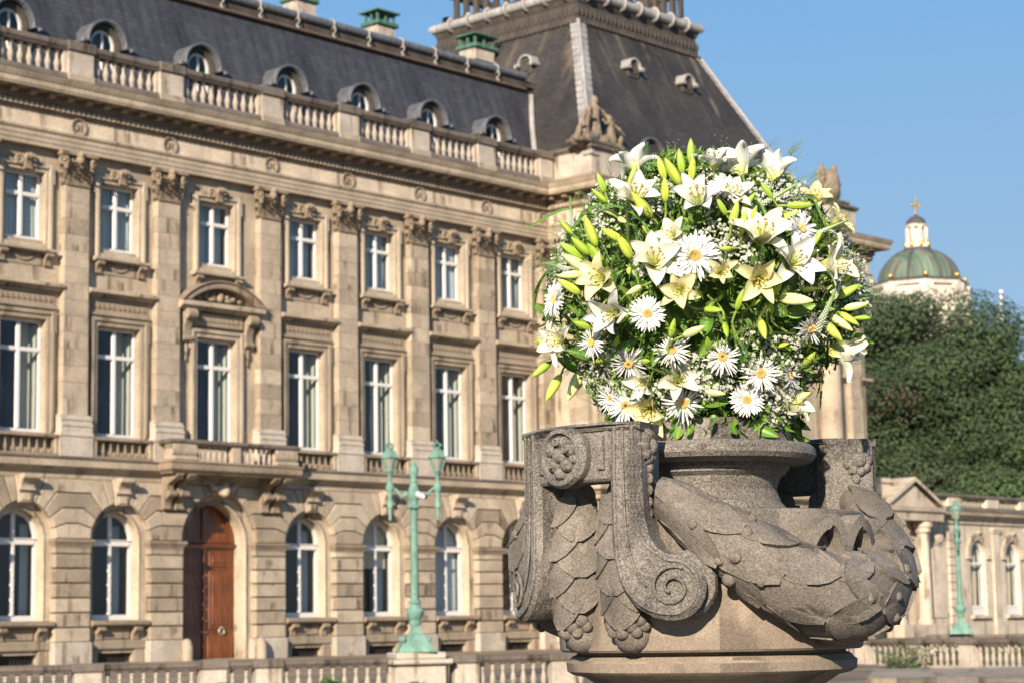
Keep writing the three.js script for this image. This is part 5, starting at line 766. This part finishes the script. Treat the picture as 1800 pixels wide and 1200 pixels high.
const BUDS=[[-0.034,0.318,0.181,0.0,0.99,0.16,0.063,0],[-0.063,0.282,0.234,-0.14,0.98,0.16,0.063,0],[-0.085,0.251,0.265,-0.49,0.79,0.37,0.077,1],[-0.04,0.257,0.269,0.08,0.92,0.37,0.063,1],[-0.176,0.244,0.234,0.2,0.93,0.3,0.066,1],[-0.247,0.251,0.158,-0.36,0.9,0.23,0.052,0],[-0.254,0.209,0.209,-0.74,0.63,0.23,0.052,0],[-0.107,0.201,0.304,-0.05,0.93,0.37,0.06,1],[-0.161,0.165,0.309,-0.6,0.67,0.43,0.082,1],[-0.109,0.265,0.242,-0.29,0.91,0.3,0.06,1],[-0.278,0.115,0.261,-0.35,0.86,0.37,0.082,1],[-0.231,0.098,0.304,-0.82,0.44,0.37,0.063,1],[-0.205,0.066,0.33,-0.48,0.76,0.43,0.071,1],[-0.302,0.082,0.254,-0.71,0.64,0.3,0.063,0],[-0.268,0.054,0.293,-0.56,0.71,0.43,0.071,0],[-0.322,0.075,0.234,-0.82,0.52,0.23,0.071,0],[-0.313,0.042,0.256,-0.82,0.48,0.3,0.082,2],[-0.325,0.016,0.248,-0.97,-0.08,0.23,0.066,2],[-0.332,0.14,0.181,-0.66,0.73,0.16,0.049,0],[0.017,0.151,0.349,-0.49,0.79,0.37,0.049,0],[0.08,0.163,0.335,0.57,0.73,0.37,0.055,0],[0.045,0.132,0.356,0.24,0.9,0.37,0.063,1],[0.087,0.126,0.352,0.32,0.87,0.37,0.055,0],[0.127,0.196,0.301,-0.59,0.75,0.3,0.049,0],[0.168,0.13,0.324,0.88,0.29,0.37,0.06,1],[0.203,0.163,0.288,0.97,-0.03,0.23,0.063,0],[0.234,0.077,0.31,0.59,0.75,0.3,0.049,0],[0.204,0.04,0.337,0.91,0.19,0.37,0.071,2],[0.064,0.11,0.363,0.12,0.86,0.49,0.06,1],[0.157,0.053,0.355,0.3,0.82,0.49,0.041,1],[0.296,0.013,0.277,0.86,0.46,0.23,0.038,0],[0.309,-0.005,0.267,0.86,0.46,0.23,0.033,1],[0.048,-0.07,0.388,0.27,0.83,0.49,0.055,0],[0.103,-0.129,0.338,0.12,-0.86,0.49,0.06,1],[0.018,-0.131,0.349,0.08,-0.87,0.49,0.044,0],[0.135,-0.039,0.37,0.37,0.79,0.49,0.057,0],[0.177,-0.066,0.354,0.89,-0.16,0.43,0.085,2],[0.312,-0.035,0.264,0.87,0.46,0.16,0.063,0],[0.271,-0.123,0.254,0.61,-0.73,0.3,0.074,1],[0.294,-0.106,0.251,0.77,-0.6,0.23,0.068,2],[0.314,-0.096,0.243,0.81,-0.57,0.16,0.055,1],[0.347,-0.089,0.211,0.99,-0.09,0.08,0.049,0],[0.368,-0.123,0.108,0.86,-0.5,0.08,0.06,0],[0.331,-0.067,0.244,0.97,0.17,0.16,0.06,2],[-0.014,-0.199,0.296,0.08,-0.9,0.43,0.036,2],[-0.002,-0.263,0.252,0.89,-0.16,0.43,0.055,2],[0.101,-0.238,0.248,0.87,-0.03,0.49,0.03,0],[-0.33,-0.011,0.245,-0.81,0.5,0.3,0.066,1],[-0.379,-0.118,0.091,-1.0,-0.03,0.08,0.066,0],[-0.395,-0.173,0.0,-0.79,-0.61,0.08,0.063,0],[-0.366,-0.217,0.0,-0.5,-0.86,0.08,0.077,1],[-0.315,-0.211,0.0,-0.41,-0.88,0.23,0.09,2],[-0.269,-0.078,0.302,-0.58,-0.69,0.43,0.049,1],[-0.207,-0.094,0.328,-0.42,-0.73,0.54,0.049,0],[-0.186,-0.038,0.35,-0.78,-0.45,0.43,0.049,2],[-0.054,-0.133,0.345,0.82,0.3,0.49,0.06,2],[0.196,-0.271,0.171,0.89,0.33,0.3,0.074,2]];
const DAISIES=[[-0.049,0.033,0.38,0.0,0.1,1.0,0.056,0],[0.032,0.198,0.317,0.1,0.65,0.75,0.046,0],[0.2,0.103,0.317,0.66,0.25,0.71,0.046,0],[-0.158,-0.092,0.348,0.05,0.05,1.0,0.042,0],[-0.101,-0.171,0.301,-0.1,0.47,0.88,0.046,1],[-0.201,-0.28,0.155,-0.15,0.05,0.99,0.049,1],[-0.073,-0.283,0.23,0.05,0.0,1.0,0.049,1],[0.013,-0.188,0.301,0.1,0.31,0.94,0.046,1],[0.104,-0.221,0.259,0.1,0.15,0.98,0.048,1],[0.074,-0.279,0.232,0.05,0.1,0.99,0.042,0],[-0.279,-0.138,0.225,-0.78,0.0,0.62,0.044,1],[-0.362,-0.032,0.196,-0.87,0.15,0.46,0.046,0],[0.218,-0.123,0.29,0.54,-0.54,0.65,0.044,1],[-0.197,-0.19,0.239,-0.1,-0.56,0.82,0.044,1],[0.176,-0.222,0.222,0.84,0.11,0.53,0.041,1],[-0.233,-0.26,0.131,-0.65,0.0,0.76,0.038,1]];
const LEAVES=[[0.002,-0.345,0.207,0.03,-0.99,0.15,0.082,0.036],[-0.024,-0.233,0.245,0.97,0.17,0.15,0.06,0.046],[-0.116,-0.336,0.179,0.49,-0.86,0.15,0.063,0.036],[0.12,-0.346,0.175,0.9,-0.42,0.15,0.063,0.033],[-0.26,-0.239,0.046,-0.93,0.34,0.15,0.06,0.036],[-0.021,-0.151,0.305,0.49,0.86,0.15,0.068,0.038],[-0.203,-0.155,0.238,0.81,0.57,0.15,0.082,0.03],[-0.177,-0.17,0.242,0.7,0.7,0.15,0.079,0.027],[0.216,-0.193,0.19,0.64,-0.76,0.15,0.055,0.03],[-0.001,-0.279,0.224,0.99,-0.09,0.15,0.066,0.044],[0.123,-0.199,0.246,0.49,0.86,0.15,0.055,0.033],[0.047,-0.354,0.202,0.26,-0.96,0.15,0.055,0.027],[0.215,-0.352,0.059,0.93,-0.34,0.15,0.055,0.025],[-0.096,-0.332,0.19,-0.09,-0.99,0.15,0.06,0.033],[-0.054,-0.339,0.202,-0.34,-0.93,0.15,0.055,0.03],[-0.328,-0.161,0.0,-0.86,0.49,0.15,0.068,0.033],[-0.301,-0.15,0.129,-0.97,0.17,0.15,0.068,0.036],[-0.187,-0.34,0.117,0.34,-0.93,0.15,0.055,0.03],[0.099,-0.331,0.189,0.86,0.49,0.15,0.055,0.027],[0.136,-0.08,0.334,-0.76,0.64,0.15,0.06,0.033],[0.198,-0.083,0.305,0.93,0.34,0.15,0.068,0.033],[-0.02,-0.104,0.339,0.17,0.97,0.15,0.068,0.036],[0.018,-0.261,0.231,0.49,0.86,0.15,0.055,0.036],[-0.213,-0.235,0.147,-0.64,0.76,0.15,0.063,0.036],[-0.139,-0.17,0.262,0.34,0.93,0.15,0.068,0.03],[0.054,-0.164,0.292,-0.34,0.93,0.15,0.063,0.03]];
const SPIKES=[[0.078,0.284,0.223,0.03,0.98,0.2,0.096],[0.149,0.184,0.294,0.87,0.46,0.2,0.137],[0.261,0.107,0.27,0.91,0.37,0.2,0.123],[0.261,-0.07,0.298,0.41,0.89,0.2,0.137],[-0.32,0.182,0.138,-0.03,0.98,0.2,0.082],[-0.349,0.042,0.199,-0.95,0.25,0.2,0.082],[0.309,-0.018,0.257,0.8,0.56,0.2,0.082]];
const BLADES=[[[-0.32,0.222,0.0],[-0.341,0.217,0.0],[-0.383,0.197,0.0],[-0.43,0.169,0.0]],[[-0.316,0.065,0.223],[-0.361,0.056,0.158],[-0.394,0.028,0.085],[-0.411,-0.028,0.0]],[[-0.222,0.179,0.248],[-0.273,0.184,0.196],[-0.306,0.153,0.182],[-0.34,0.117,0.159]],[[-0.317,0.009,0.234],[-0.374,0.04,0.137],[-0.407,0.007,0.0],[-0.405,-0.055,0.047]],[[0.232,-0.171,0.219],[0.261,-0.202,0.147],[0.28,-0.24,0.0],[0.276,-0.282,0.0]],[[-0.138,0.081,0.339],[-0.173,0.141,0.302],[-0.222,0.176,0.25],[-0.26,0.169,0.223]],[[0.061,0.173,0.32],[0.101,0.175,0.31],[0.118,0.138,0.324],[0.122,0.103,0.338]],[[0.201,0.191,0.253],[0.246,0.191,0.217],[0.255,0.161,0.233],[0.26,0.138,0.245]],[[-0.138,0.266,0.217],[-0.15,0.3,0.156],[-0.129,0.353,0.0],[-0.126,0.263,0.226]]];
{
  const bq = thing('flower_arrangement', 'huge round bouquet of white lilies, green buds and white daisies in the urn', 'bouquet', [.4645, 1.894, -5]);
  const rg = rngOf(4242), rr = (a, b) => a + (b - a) * rg();
  const petalMat = new THREE.MeshPhysicalMaterial({ color: lin(.76, .76, .76), roughness: .6, transmission: .16, thickness: 0, vertexColors: true, side: THREE.DoubleSide });
  const greenMat = new THREE.MeshPhysicalMaterial({ color: lin(1, 1, 1), roughness: .45, transmission: .14, thickness: 0, vertexColors: true, side: THREE.DoubleSide });
  const budMat = new THREE.MeshStandardMaterial({ color: lin(1, 1, 1), roughness: .5, vertexColors: true, side: THREE.DoubleSide });
  const paint = (g, fn) => { const p = g.attributes.position, c = new Float32Array(p.count * 3); for (let i = 0; i < p.count; i++) { const q = fn(p.getX(i), p.getY(i), p.getZ(i), i); c[i * 3] = q[0]; c[i * 3 + 1] = q[1]; c[i * 3 + 2] = q[2]; } g.setAttribute('color', new THREE.BufferAttribute(c, 3)); return g; };
  const mix = (a, b, t) => a.map((x, i) => lerp(x, b[i], clamp(t)));
  const face = (o, x, y, z, fx, fy, fz, from = V(0, 0, 1)) => { o.position.set(x, y, z); o.quaternion.setFromUnitVectors(from, V(fx, fy, fz).normalize()); return o; };
  const add = (name, g, mat, parent) => { g = flat(g); if (!g.attributes.uv) g.setAttribute('uv', new THREE.BufferAttribute(new Float32Array(g.attributes.position.count * 2), 2)); return mesh(name, g, mat, parent); };
  // half width of the mound at height y
  const half = (y) => (y > -.02 ? .40 * (1 - .35 * Math.max(0, y)) * Math.sqrt(Math.max(0, 1 - ((y + .02) / .375) ** 2)) : y > -.08 ? .40 : y > -.24 ? lerp(.27, .40, (y + .24) / .16) : lerp(.225, .27, clamp((y + .36) / .12)));
  // ---- lily petal: grows along +x from the axis (+z)
  const TONE = [[[.86, .86, .80], [.62, .70, .22]], [[.86, .85, .68], [.66, .68, .14]], [[.84, .80, .44], [.62, .62, .06]]];
  function lilyPetal(len, wid, a0, a1, tone, seed) {
    const n = 14, m = 6, g = new THREE.PlaneGeometry(1, 1, n, m), p = g.attributes.position, N = n + 1, prof = [[.003, 0]]; let x = .003, z = 0; for (let i = 1; i <= n; i++) { const s = i / n, a = lerp(a0, a1, Math.pow(s, 1.4)); x += len / n * Math.sin(a); z += len / n * Math.cos(a); prof.push([x, z, a]); } prof[0].push(a0);
    const col = new Float32Array(p.count * 3), ph = seed * 1.7;
    for (let i = 0; i < p.count; i++) { const ix = i % N, iy = Math.floor(i / N), s = ix / n, b = iy / m * 2 - 1, w = wid * Math.pow(Math.sin(Math.PI * Math.pow(clamp(s * .97 + .03), .85)), .72), [px, pz, a] = prof[ix], cup = .34 * wid * b * b * (1 - .5 * s) + .0016 * Math.sin(s * 14 + ph + b * 2) * Math.abs(b) - .0016 * Math.exp(-b * b * 30);
      p.setXYZ(i, px - Math.cos(a) * cup, b * w * .5, pz + Math.sin(a) * cup); const c = mix(TONE[tone][1], TONE[tone][0], sstep(.02, .5, s) - .4 * Math.exp(-b * b * 26) * (1 - s)); col.set(c, i * 3); }
    g.setAttribute('color', new THREE.BufferAttribute(col, 3)); g.computeVertexNormals(); return flat(g);
  }
  const petals = TONE.map((_, t) => [[lilyPetal(.086, .050, .38, 1.55, t, 1), lilyPetal(.088, .037, .42, 1.75, t, 2)], [lilyPetal(.090, .048, .30, 1.15, t, 3), lilyPetal(.092, .036, .34, 1.32, t, 4)]]);
  const stam = (() => { const o = []; for (let k = 0; k < 6; k++) { const a = k * 1.047 + .5, pts = [V(0, 0, 0), V(.007 * Math.cos(a), .007 * Math.sin(a), .03), V(.018 * Math.cos(a), .018 * Math.sin(a), .056)]; o.push(paint(flat(tube(pts, .0011, 6, 5)), () => [.55, .62, .16]), paint(flat(at(ball(.0021, 0, 0, 0, 1, 2.0, 1), .018 * Math.cos(a), .018 * Math.sin(a), .057, 0, 0, a)), () => [.30, .11, .03])); } o.push(paint(flat(tube([V(0, 0, 0), V(.002, 0, .035), V(.004, .002, .066)], .0017, 6, 6)), () => [.5, .6, .2]), paint(flat(ball(.0035, .004, .002, .067)), () => [.35, .22, .1])); return merged(o); })();
  const near = (p, q) => Math.hypot(p[0] - q[0], p[1] - q[1]); const extra = (n, gap) => { const o = []; for (let t = 0; t < 4000 && o.length < n; t++) { const y = rr(-.28, .20), a = rr(.55, Math.PI - .55), h = half(y), p = [Math.cos(a) * h, y, Math.sin(a) * h * .95]; if ([...LILIES, ...BUDS, ...DAISIES, ...o].every((q) => near(p, q) > gap)) o.push(p); } return o; };
  for (const p of extra(6, .058)) { const f = V(p[0] * 1.6 + rr(-.5, .5), p[1] * 1.2 + rr(-.2, .7), p[2] + .2).normalize(); LILIES.push([...p, f.x, f.y, f.z, rr(.55, .8), 1 + Math.floor(rr(0, 1.99))]); }
  for (const p of extra(22, .036)) { const f = V(p[0] * 2 + rr(-.6, .6), p[1] + rr(-.3, .9), .35).normalize(); BUDS.push([...p, f.x, f.y, f.z, rr(.03, .052), Math.floor(rr(0, 2.4))]); }
  LILIES.forEach(([x, y, z, fx, fy, fz, sc, tn], i) => {
    const l = part('lily', bq); face(l, x, y, z, fx, fy, fz); l.rotateZ(rg() * 6.28); l.scale.setScalar(sc * .98); const k = i % 3 === 1 ? 1 : 0;
    for (let j = 0; j < 6; j++) { const m = mesh('petal', petals[tn][k][j % 2], petalMat, l); m.rotation.set(0, 0, j * 1.0472 + rr(-.1, .1)); m.rotateY(rr(-.26, .22)); m.rotateX(rr(-.16, .16)); m.position.z = j % 2 ? -.001 : .001; const q = rr(.94, 1.07); m.scale.set(q, rr(.93, 1.08), q); }
    add('stamens', stam, budMat, l); add('stalk', paint(flat(tube([V(0, 0, .004), V(0, .002, -.03), V(.004, 0, -.12)], .0035, 6, 6)), () => [.16, .26, .05]), greenMat, l);
  });
  // ---- gerbera-like daisies
  const ray = (len, wid, droop, seed) => { const n = 4, g = new THREE.PlaneGeometry(1, 1, n, 2), p = g.attributes.position; for (let i = 0; i < p.count; i++) { const s = p.getX(i) + .5, b = p.getY(i) * 2, w = wid * (s < .75 ? .55 + .6 * s : 1 - Math.pow((s - .75) / .25, 2) * .75); p.setXYZ(i, .16 * len + s * len * .84, b * w * .5, .10 * len * s - droop * len * s * s + wid * .25 * b * b); } g.computeVertexNormals(); return flat(g); };
  function daisyGeo(spider, seed) {
    const q = rngOf(seed), o = []; const layers = spider ? [[40, 1, .075, .12], [26, .8, .07, -.12]] : [[30, 1, .15, .1], [26, .86, .14, -.02], [18, .55, .09, -.22]];
    for (const [n, L, w, dr] of layers) for (let k = 0; k < n; k++) { const a = k / n * 6.2832 + (q() - .5) * (spider ? .26 : .12), len = L * (spider ? .72 + q() * .36 : .9 + q() * .16); let g = ray(len, w * (.85 + q() * .3), dr + (q() - .5) * (spider ? .7 : .22), 0); const c = .82 + q() * .06; g = paint(g, (x) => mix([.70, .72, .50], [c, c, c * .965], (x - .1) / .3)); o.push(at(g, 0, 0, (q() - .5) * .03, 0, (q() - .5) * .5, a)); }
    return merged(o.map(flat));
  }
  const dG = [[0, 1, 2].map((k) => daisyGeo(false, 31 + k)), [0, 1, 2].map((k) => daisyGeo(true, 51 + k))];
  const discG = [0, 1].map((dk) => { const q = rngOf(71 + dk), o = []; for (let k = 0; k < 110; k++) { const r = .24 * Math.sqrt((k + .5) / 110), a = k * 2.39996; const c = r > .13 ? [.78, .52, .16] : r > .06 ? [.70, .46, .15] : dk ? [.06, .04, .03] : [.50, .48, .16]; o.push(paint(flat(ball(.022, r * Math.cos(a), r * Math.sin(a), .07 + .06 * Math.sin(r / .24 * 2.6), 1, 1, 1.7, 0)), () => c)); } return merged(o); });
  DAISIES.forEach(([x, y, z, fx, fy, fz, rad, sp], i) => {
    const d = part('daisy', bq); face(d, x, y, z, fx, fy, fz); d.rotateZ(rg() * 6.28);
    const pg = mesh('ray_petals', dG[sp][i % 3], petalMat, d); if (!pg.geometry.attributes.uv) pg.geometry.setAttribute('uv', new THREE.BufferAttribute(new Float32Array(pg.geometry.attributes.position.count * 2), 2)); pg.scale.setScalar(rad * 1.04);
    add('disc', discG[sp && i % 2 ? 1 : 0].clone(), budMat, d).scale.setScalar(rad * 1.0);
    add('stalk', paint(flat(tube([V(0, 0, 0), V(0, 0, -.05), V(.005, 0, -.14)], .003, 6, 6)), () => [.14, .24, .05]), greenMat, d);
  });
  // ---- lily buds along +y
  const budTone = [[[.17, .29, .025], [.32, .46, .04]], [[.29, .40, .035], [.46, .56, .075]], [[.42, .50, .12], [.66, .68, .32]]];
  const budGeo = budTone.map(([a, b], k) => { const g = new THREE.SphereGeometry(.5, 18, 14), p = g.attributes.position; for (let i = 0; i < p.count; i++) { const t = p.getY(i) + .5, an = Math.atan2(p.getZ(i), p.getX(i)), r = .168 * Math.pow(Math.sin(Math.PI * Math.pow(clamp(t), .85)), .62) * (1 - .10 * Math.pow(Math.abs(Math.cos(an * 1.5)), 6)) * (1 - .18 * t); p.setX(i, Math.cos(an) * r); p.setZ(i, Math.sin(an) * r); } const m = mergeVertices(g.deleteAttribute('uv').deleteAttribute('normal'), 1e-4); m.computeVertexNormals(); const f = flat(m); return paint(f, (x, y, z) => { const an = Math.atan2(z, x), seam = Math.pow(Math.abs(Math.cos(an * 1.5)), 10), n = noise3(V(x * 40, y * 12, z * 40), 1, 7) * .25 + .88; return mix(mix(b, a, seam * .8 + (y > .36 ? .5 : 0)), [.20, .30, .03], sstep(-.32, -.5, y)).map((v) => v * n); }); });
  BUDS.forEach(([x, y, z, fx, fy, fz, len, tn]) => { const b = part('lily_bud', bq); face(b, x, y, z, fx, fy, fz, V(0, 1, 0)); b.rotateY(rg() * 6.28); const m = add('bud', budGeo[tn], budMat, b); m.scale.set(len * rr(.92, 1.12), len, len * rr(.92, 1.12)); add('stalk', paint(flat(tube([V(0, -len * .48, 0), V(.002, -len * .5 - .03, .0), V(.0, -len * .5 - .07, -.03)], .0028, 6, 6)), () => [.24, .34, .06]), greenMat, b); });
  // ---- broad leaves
  const leafGeo = (n = 8) => { const g = new THREE.PlaneGeometry(1, 1, 4, n), p = g.attributes.position; for (let i = 0; i < p.count; i++) { const v = p.getY(i) + .5, u = p.getX(i) * 2, w = Math.pow(Math.sin(Math.PI * Math.pow(clamp(v * .98 + .01), .75)), .9); p.setXYZ(i, u * w * .5, v - .5, .10 * u * u * w - .16 * (v - .4) * (v - .4)); } g.computeVertexNormals(); return flat(g); };
  const LG = leafGeo(); const leafG = [[.10, .22, .02], [.07, .16, .018], [.15, .27, .035]].map((c) => paint(LG.clone(), (x, y) => { const k = 1 + .45 * Math.exp(-x * x * 900) + .12 * Math.sin((y + Math.abs(x) * .8) * 60); return c.map((v) => v * k); }));
  for (let k = 0; k < 46; k++) { const a = k * 2.39996, r = rr(.205, .245), y = rr(-.352, -.305), f = V(Math.cos(a) * .75 + rr(-.3, .3), rr(-1.1, -.15), Math.sin(a) * .75 + rr(-.3, .3)).normalize(); LEAVES.push([Math.cos(a) * r, y, Math.sin(a) * r, f.x, f.y, f.z, rr(.035, .06), rr(.018, .03)]); }
  LEAVES.forEach(([x, y, z, fx, fy, fz, len, w], i) => { const m = add('leaf', leafG[i % 3], greenMat, bq); face(m, x, y, z, fx, fy, fz, V(0, 1, 0)); m.rotateY(rr(-.6, .6)); m.scale.set(w * .92, len * 1.08, len); });
  // ---- the body: half width at height y, used to fill the mound
  { // packed foliage inside the mound
    const o = [], small = leafGeo(3), v = [[.065, .135, .016], [.09, .18, .02], [.045, .095, .014], [.14, .245, .03], [.19, .28, .05]], vs = v.map((c) => paint(small.clone(), (x, y) => { const k = 1 + .3 * Math.exp(-x * x * 300); return c.map((q) => q * k); }));
    for (let i = 0; i < 6500; i++) { const y = rr(-.345, .345), h = half(y), a = rg() * 6.2832, k = h * rr(.62, .985), l = rr(.018, .062), w = l * (i % 2 ? rr(.07, .16) : rr(.25, .5)), e = new THREE.Euler(rr(-1.5, 1.5), rg() * 6.28, rr(-1.5, 1.5)); const mt = new THREE.Matrix4().compose(V(Math.cos(a) * k, y, Math.sin(a) * k * .95), new THREE.Quaternion().setFromEuler(e), V(w, l, l)); o.push(vs[Math.floor(rg() * 5)].clone().applyMatrix4(mt)); }
    add('foliage', merged(o), greenMat, bq).userData.kind = 'stuff';
    const core = []; for (let k = 0; k < 14; k++) { const y = lerp(-.345, .20, k / 13); core.push(ball(Math.max(.05, half(y) * .6), 0, y, 0, 1, .5, .95, 2)); } mesh('moss_core', core, std(.12, .22, .035), bq);
  }
  // ---- sprigs of tiny white blossom
  const bl = paint(flat(mergeGeometries([0, 1, 2, 3, 4].map((k) => at(new THREE.PlaneGeometry(1, .8).deleteAttribute('uv'), .5 * Math.cos(k * 1.257), .5 * Math.sin(k * 1.257), .12, 0, 0, k * 1.257)).map(flat).concat([flat(ball(.34, 0, 0, .1, 1, 1, 1, 0))]))), () => [.76, .76, .66]);
  const sprig = (seed, n, spread, bs) => { const q = rngOf(seed), o = [], st = []; for (let k = 0; k < n; k++) { const a = q() * 6.28, r = spread * Math.sqrt(q()), p = V(r * Math.cos(a), r * Math.sin(a), .02 * q() - r * .3), s = bs * (.6 + q() * .8); o.push(bl.clone().applyMatrix4(new THREE.Matrix4().compose(p, new THREE.Quaternion().setFromEuler(new THREE.Euler((q() - .5) * 1.8, (q() - .5) * 1.8, q() * 6)), V(s, s, s)))); if (k % 2 === 0) st.push(paint(flat(tube([V(p.x * .2, p.y * .2, -.05), V(p.x * .7, p.y * .7, -.02), p], .0006, 4, 3)), () => [.16, .26, .05])); if (k % 3 === 0) { st.push(paint(flat(at(LG, p.x + (q() - .5) * .02, p.y + (q() - .5) * .02, p.z - .008, q() * 6, q() * 2, q() * 6, [.006, .017, .015])), () => [.2, .34, .05])); } } return [merged(o), merged(st)]; };
  const sprigs = Array.from({ length: 8 }, (_, k) => sprig(700 + k, 44 + k * 5, .030 + .004 * k, .0031 + .0005 * (k % 3)));
  const clusters = Array.from({ length: 26 }, () => [rr(-.31, .30), rr(-.1, Math.PI + .1)]);
  for (let i = 0; i < 104; i++) { const cl = clusters[i % 26], y = clamp(cl[0] + rr(-.045, .045), -.33, .32), a = cl[1] + rr(-.2, .2), h = half(y), k = h * rr(.90, 1.0), s = part('blossom_sprig', bq), [g1, g2] = sprigs[i % 8]; face(s, Math.cos(a) * k, y, Math.sin(a) * k * .95, Math.cos(a) * .8, y * 1.6, Math.sin(a)); s.rotateZ(rg() * 6.28); const z = rr(.8, 1.25); s.scale.setScalar(z); add('blossoms', g1, petalMat, s); add('twigs', g2, greenMat, s); }
  { // feathery asparagus fern between the flowers
    const o = []; for (let i = 0; i < 90; i++) { const y = rr(-.30, .32), a = rr(-.2, Math.PI + .2), h = half(y), p = V(Math.cos(a) * h * .93, y, Math.sin(a) * h * .9), d = V(Math.cos(a) * .6 + rr(-.8, .8), rr(-.5, 1), Math.sin(a) * .5 + rr(-.3, .6)).normalize(), L = rr(.06, .11), col = [rr(.12, .22), rr(.22, .34), rr(.04, .07)];
      const sd = V().crossVectors(d, V(rr(-1, 1), rr(-1, 1), rr(-1, 1))).normalize(), s2 = V().crossVectors(d, sd), P = [];
      for (let k = 0; k < 60; k++) { const t = k / 60, c = p.clone().addScaledVector(d, t * L), an = k * 2.4, n = sd.clone().multiplyScalar(Math.cos(an)).addScaledVector(s2, Math.sin(an)).addScaledVector(d, .7).normalize(), l = .017 * (1 - .6 * t), w = V().crossVectors(n, d).normalize().multiplyScalar(.0007), e1 = c.clone().addScaledVector(n, l); P.push(c.x - w.x, c.y - w.y, c.z - w.z, c.x + w.x, c.y + w.y, c.z + w.z, e1.x, e1.y, e1.z); }
      const g = new THREE.BufferGeometry(); g.setAttribute('position', new THREE.Float32BufferAttribute(P, 3)); g.computeVertexNormals(); o.push(paint(g, () => col)); }
    add('fern', merged(o), greenMat, bq).userData.kind = 'stuff'; }
  // ---- loosestrife-like spikes: checkered white flowers tapering to a green tip
  SPIKES.forEach(([x, y, z, fx, fy, fz, len]) => { const s = part('flower_spike', bq); face(s, x, y, z, fx, fy, fz, V(0, 1, 0)); const o = [], tip = []; for (let k = 0; k < 90; k++) { const t = k / 90 * .62, a = k * 2.39996, r = .0075 * (1 - t * .85); o.push(at(ball(.0024 * (1.1 - t * .6), 0, 0, 0, 1, 1, 1, 0), r * Math.cos(a), (t - .5) * len, r * Math.sin(a))); } const w = paint(merged(o.map(flat)), () => [.82, .83, .78]); add('florets', w, petalMat, s); add('tip', paint(flat(lathe([[.006, -.5 * len], [.0055, -.1 * len], [.0048, .1 * len], [.003, .3 * len], [.0006, .52 * len]], 8)), () => [.16, .27, .06]), greenMat, s); });
  // ---- long grass blades and hair-fine seed grass
  BLADES.forEach((pts) => { const c = new THREE.CatmullRomCurve3(pts.map((p) => V(...p))), n = 14, P = []; for (let i = 0; i < n; i++) { const a = c.getPoint(i / n), b = c.getPoint((i + 1) / n), w = (t) => .0038 * Math.pow(Math.sin(Math.PI * clamp(t * .9 + .08)), .6), wa = w(i / n), wb = w((i + 1) / n), d = b.clone().sub(a).normalize(), s = V().crossVectors(d, V(.2, .3, 1)).normalize(); const q = [a.clone().addScaledVector(s, wa), a.clone().addScaledVector(s, -wa), b.clone().addScaledVector(s, -wb), b.clone().addScaledVector(s, wb), a.clone().addScaledVector(V(0, 0, 1), -wa * .4), b.clone().addScaledVector(V(0, 0, 1), -wb * .4)]; for (const [i0, i1, i2] of [[0, 4, 5], [0, 5, 3], [4, 1, 2], [4, 2, 5]]) P.push(...q[i0].toArray(), ...q[i1].toArray(), ...q[i2].toArray()); } const g = new THREE.BufferGeometry(); g.setAttribute('position', new THREE.Float32BufferAttribute(P, 3)); g.computeVertexNormals(); add('grass_blade', paint(g, () => [.10, .20, .03]), greenMat, bq); });
  { const o = []; for (let i = 0; i < 120; i++) { const y = rr(-.2, .30), a = rr(-.3, Math.PI + .3), h = half(y), p0 = V(Math.cos(a) * h * .9, y, Math.sin(a) * h * .85), d = V(Math.cos(a) + rr(-.5, .5), y * 2 + rr(.1, .9), Math.sin(a) + rr(-.4, .4)).normalize(), l = rr(.03, .10), q = p0.clone().addScaledVector(d, l), md = p0.clone().addScaledVector(d, l * .55).add(V(rr(-.01, .01), rr(0, .012), 0)); o.push(paint(flat(tube([p0, md, q], .0005, 5, 3)), () => [.16, .22, .06])); for (let k = 0; k < 7; k++) { const e = q.clone().add(V(rr(-.02, .02), rr(-.022, .016), rr(-.02, .02))); o.push(paint(flat(tube([md, md.clone().lerp(e, .6), e], .00035, 2, 3)), () => [.2, .26, .08]), paint(flat(ball(.0013, e.x, e.y, e.z, 1, 1, 1, 0)), () => [.34, .36, .16])); } } add('seed_grass', merged(o), greenMat, bq).userData.kind = 'stuff'; }
}
scene.traverse((o) => { if (o.isMesh) { o.castShadow = o.receiveShadow = true; } });
renderer.render(scene, camera);
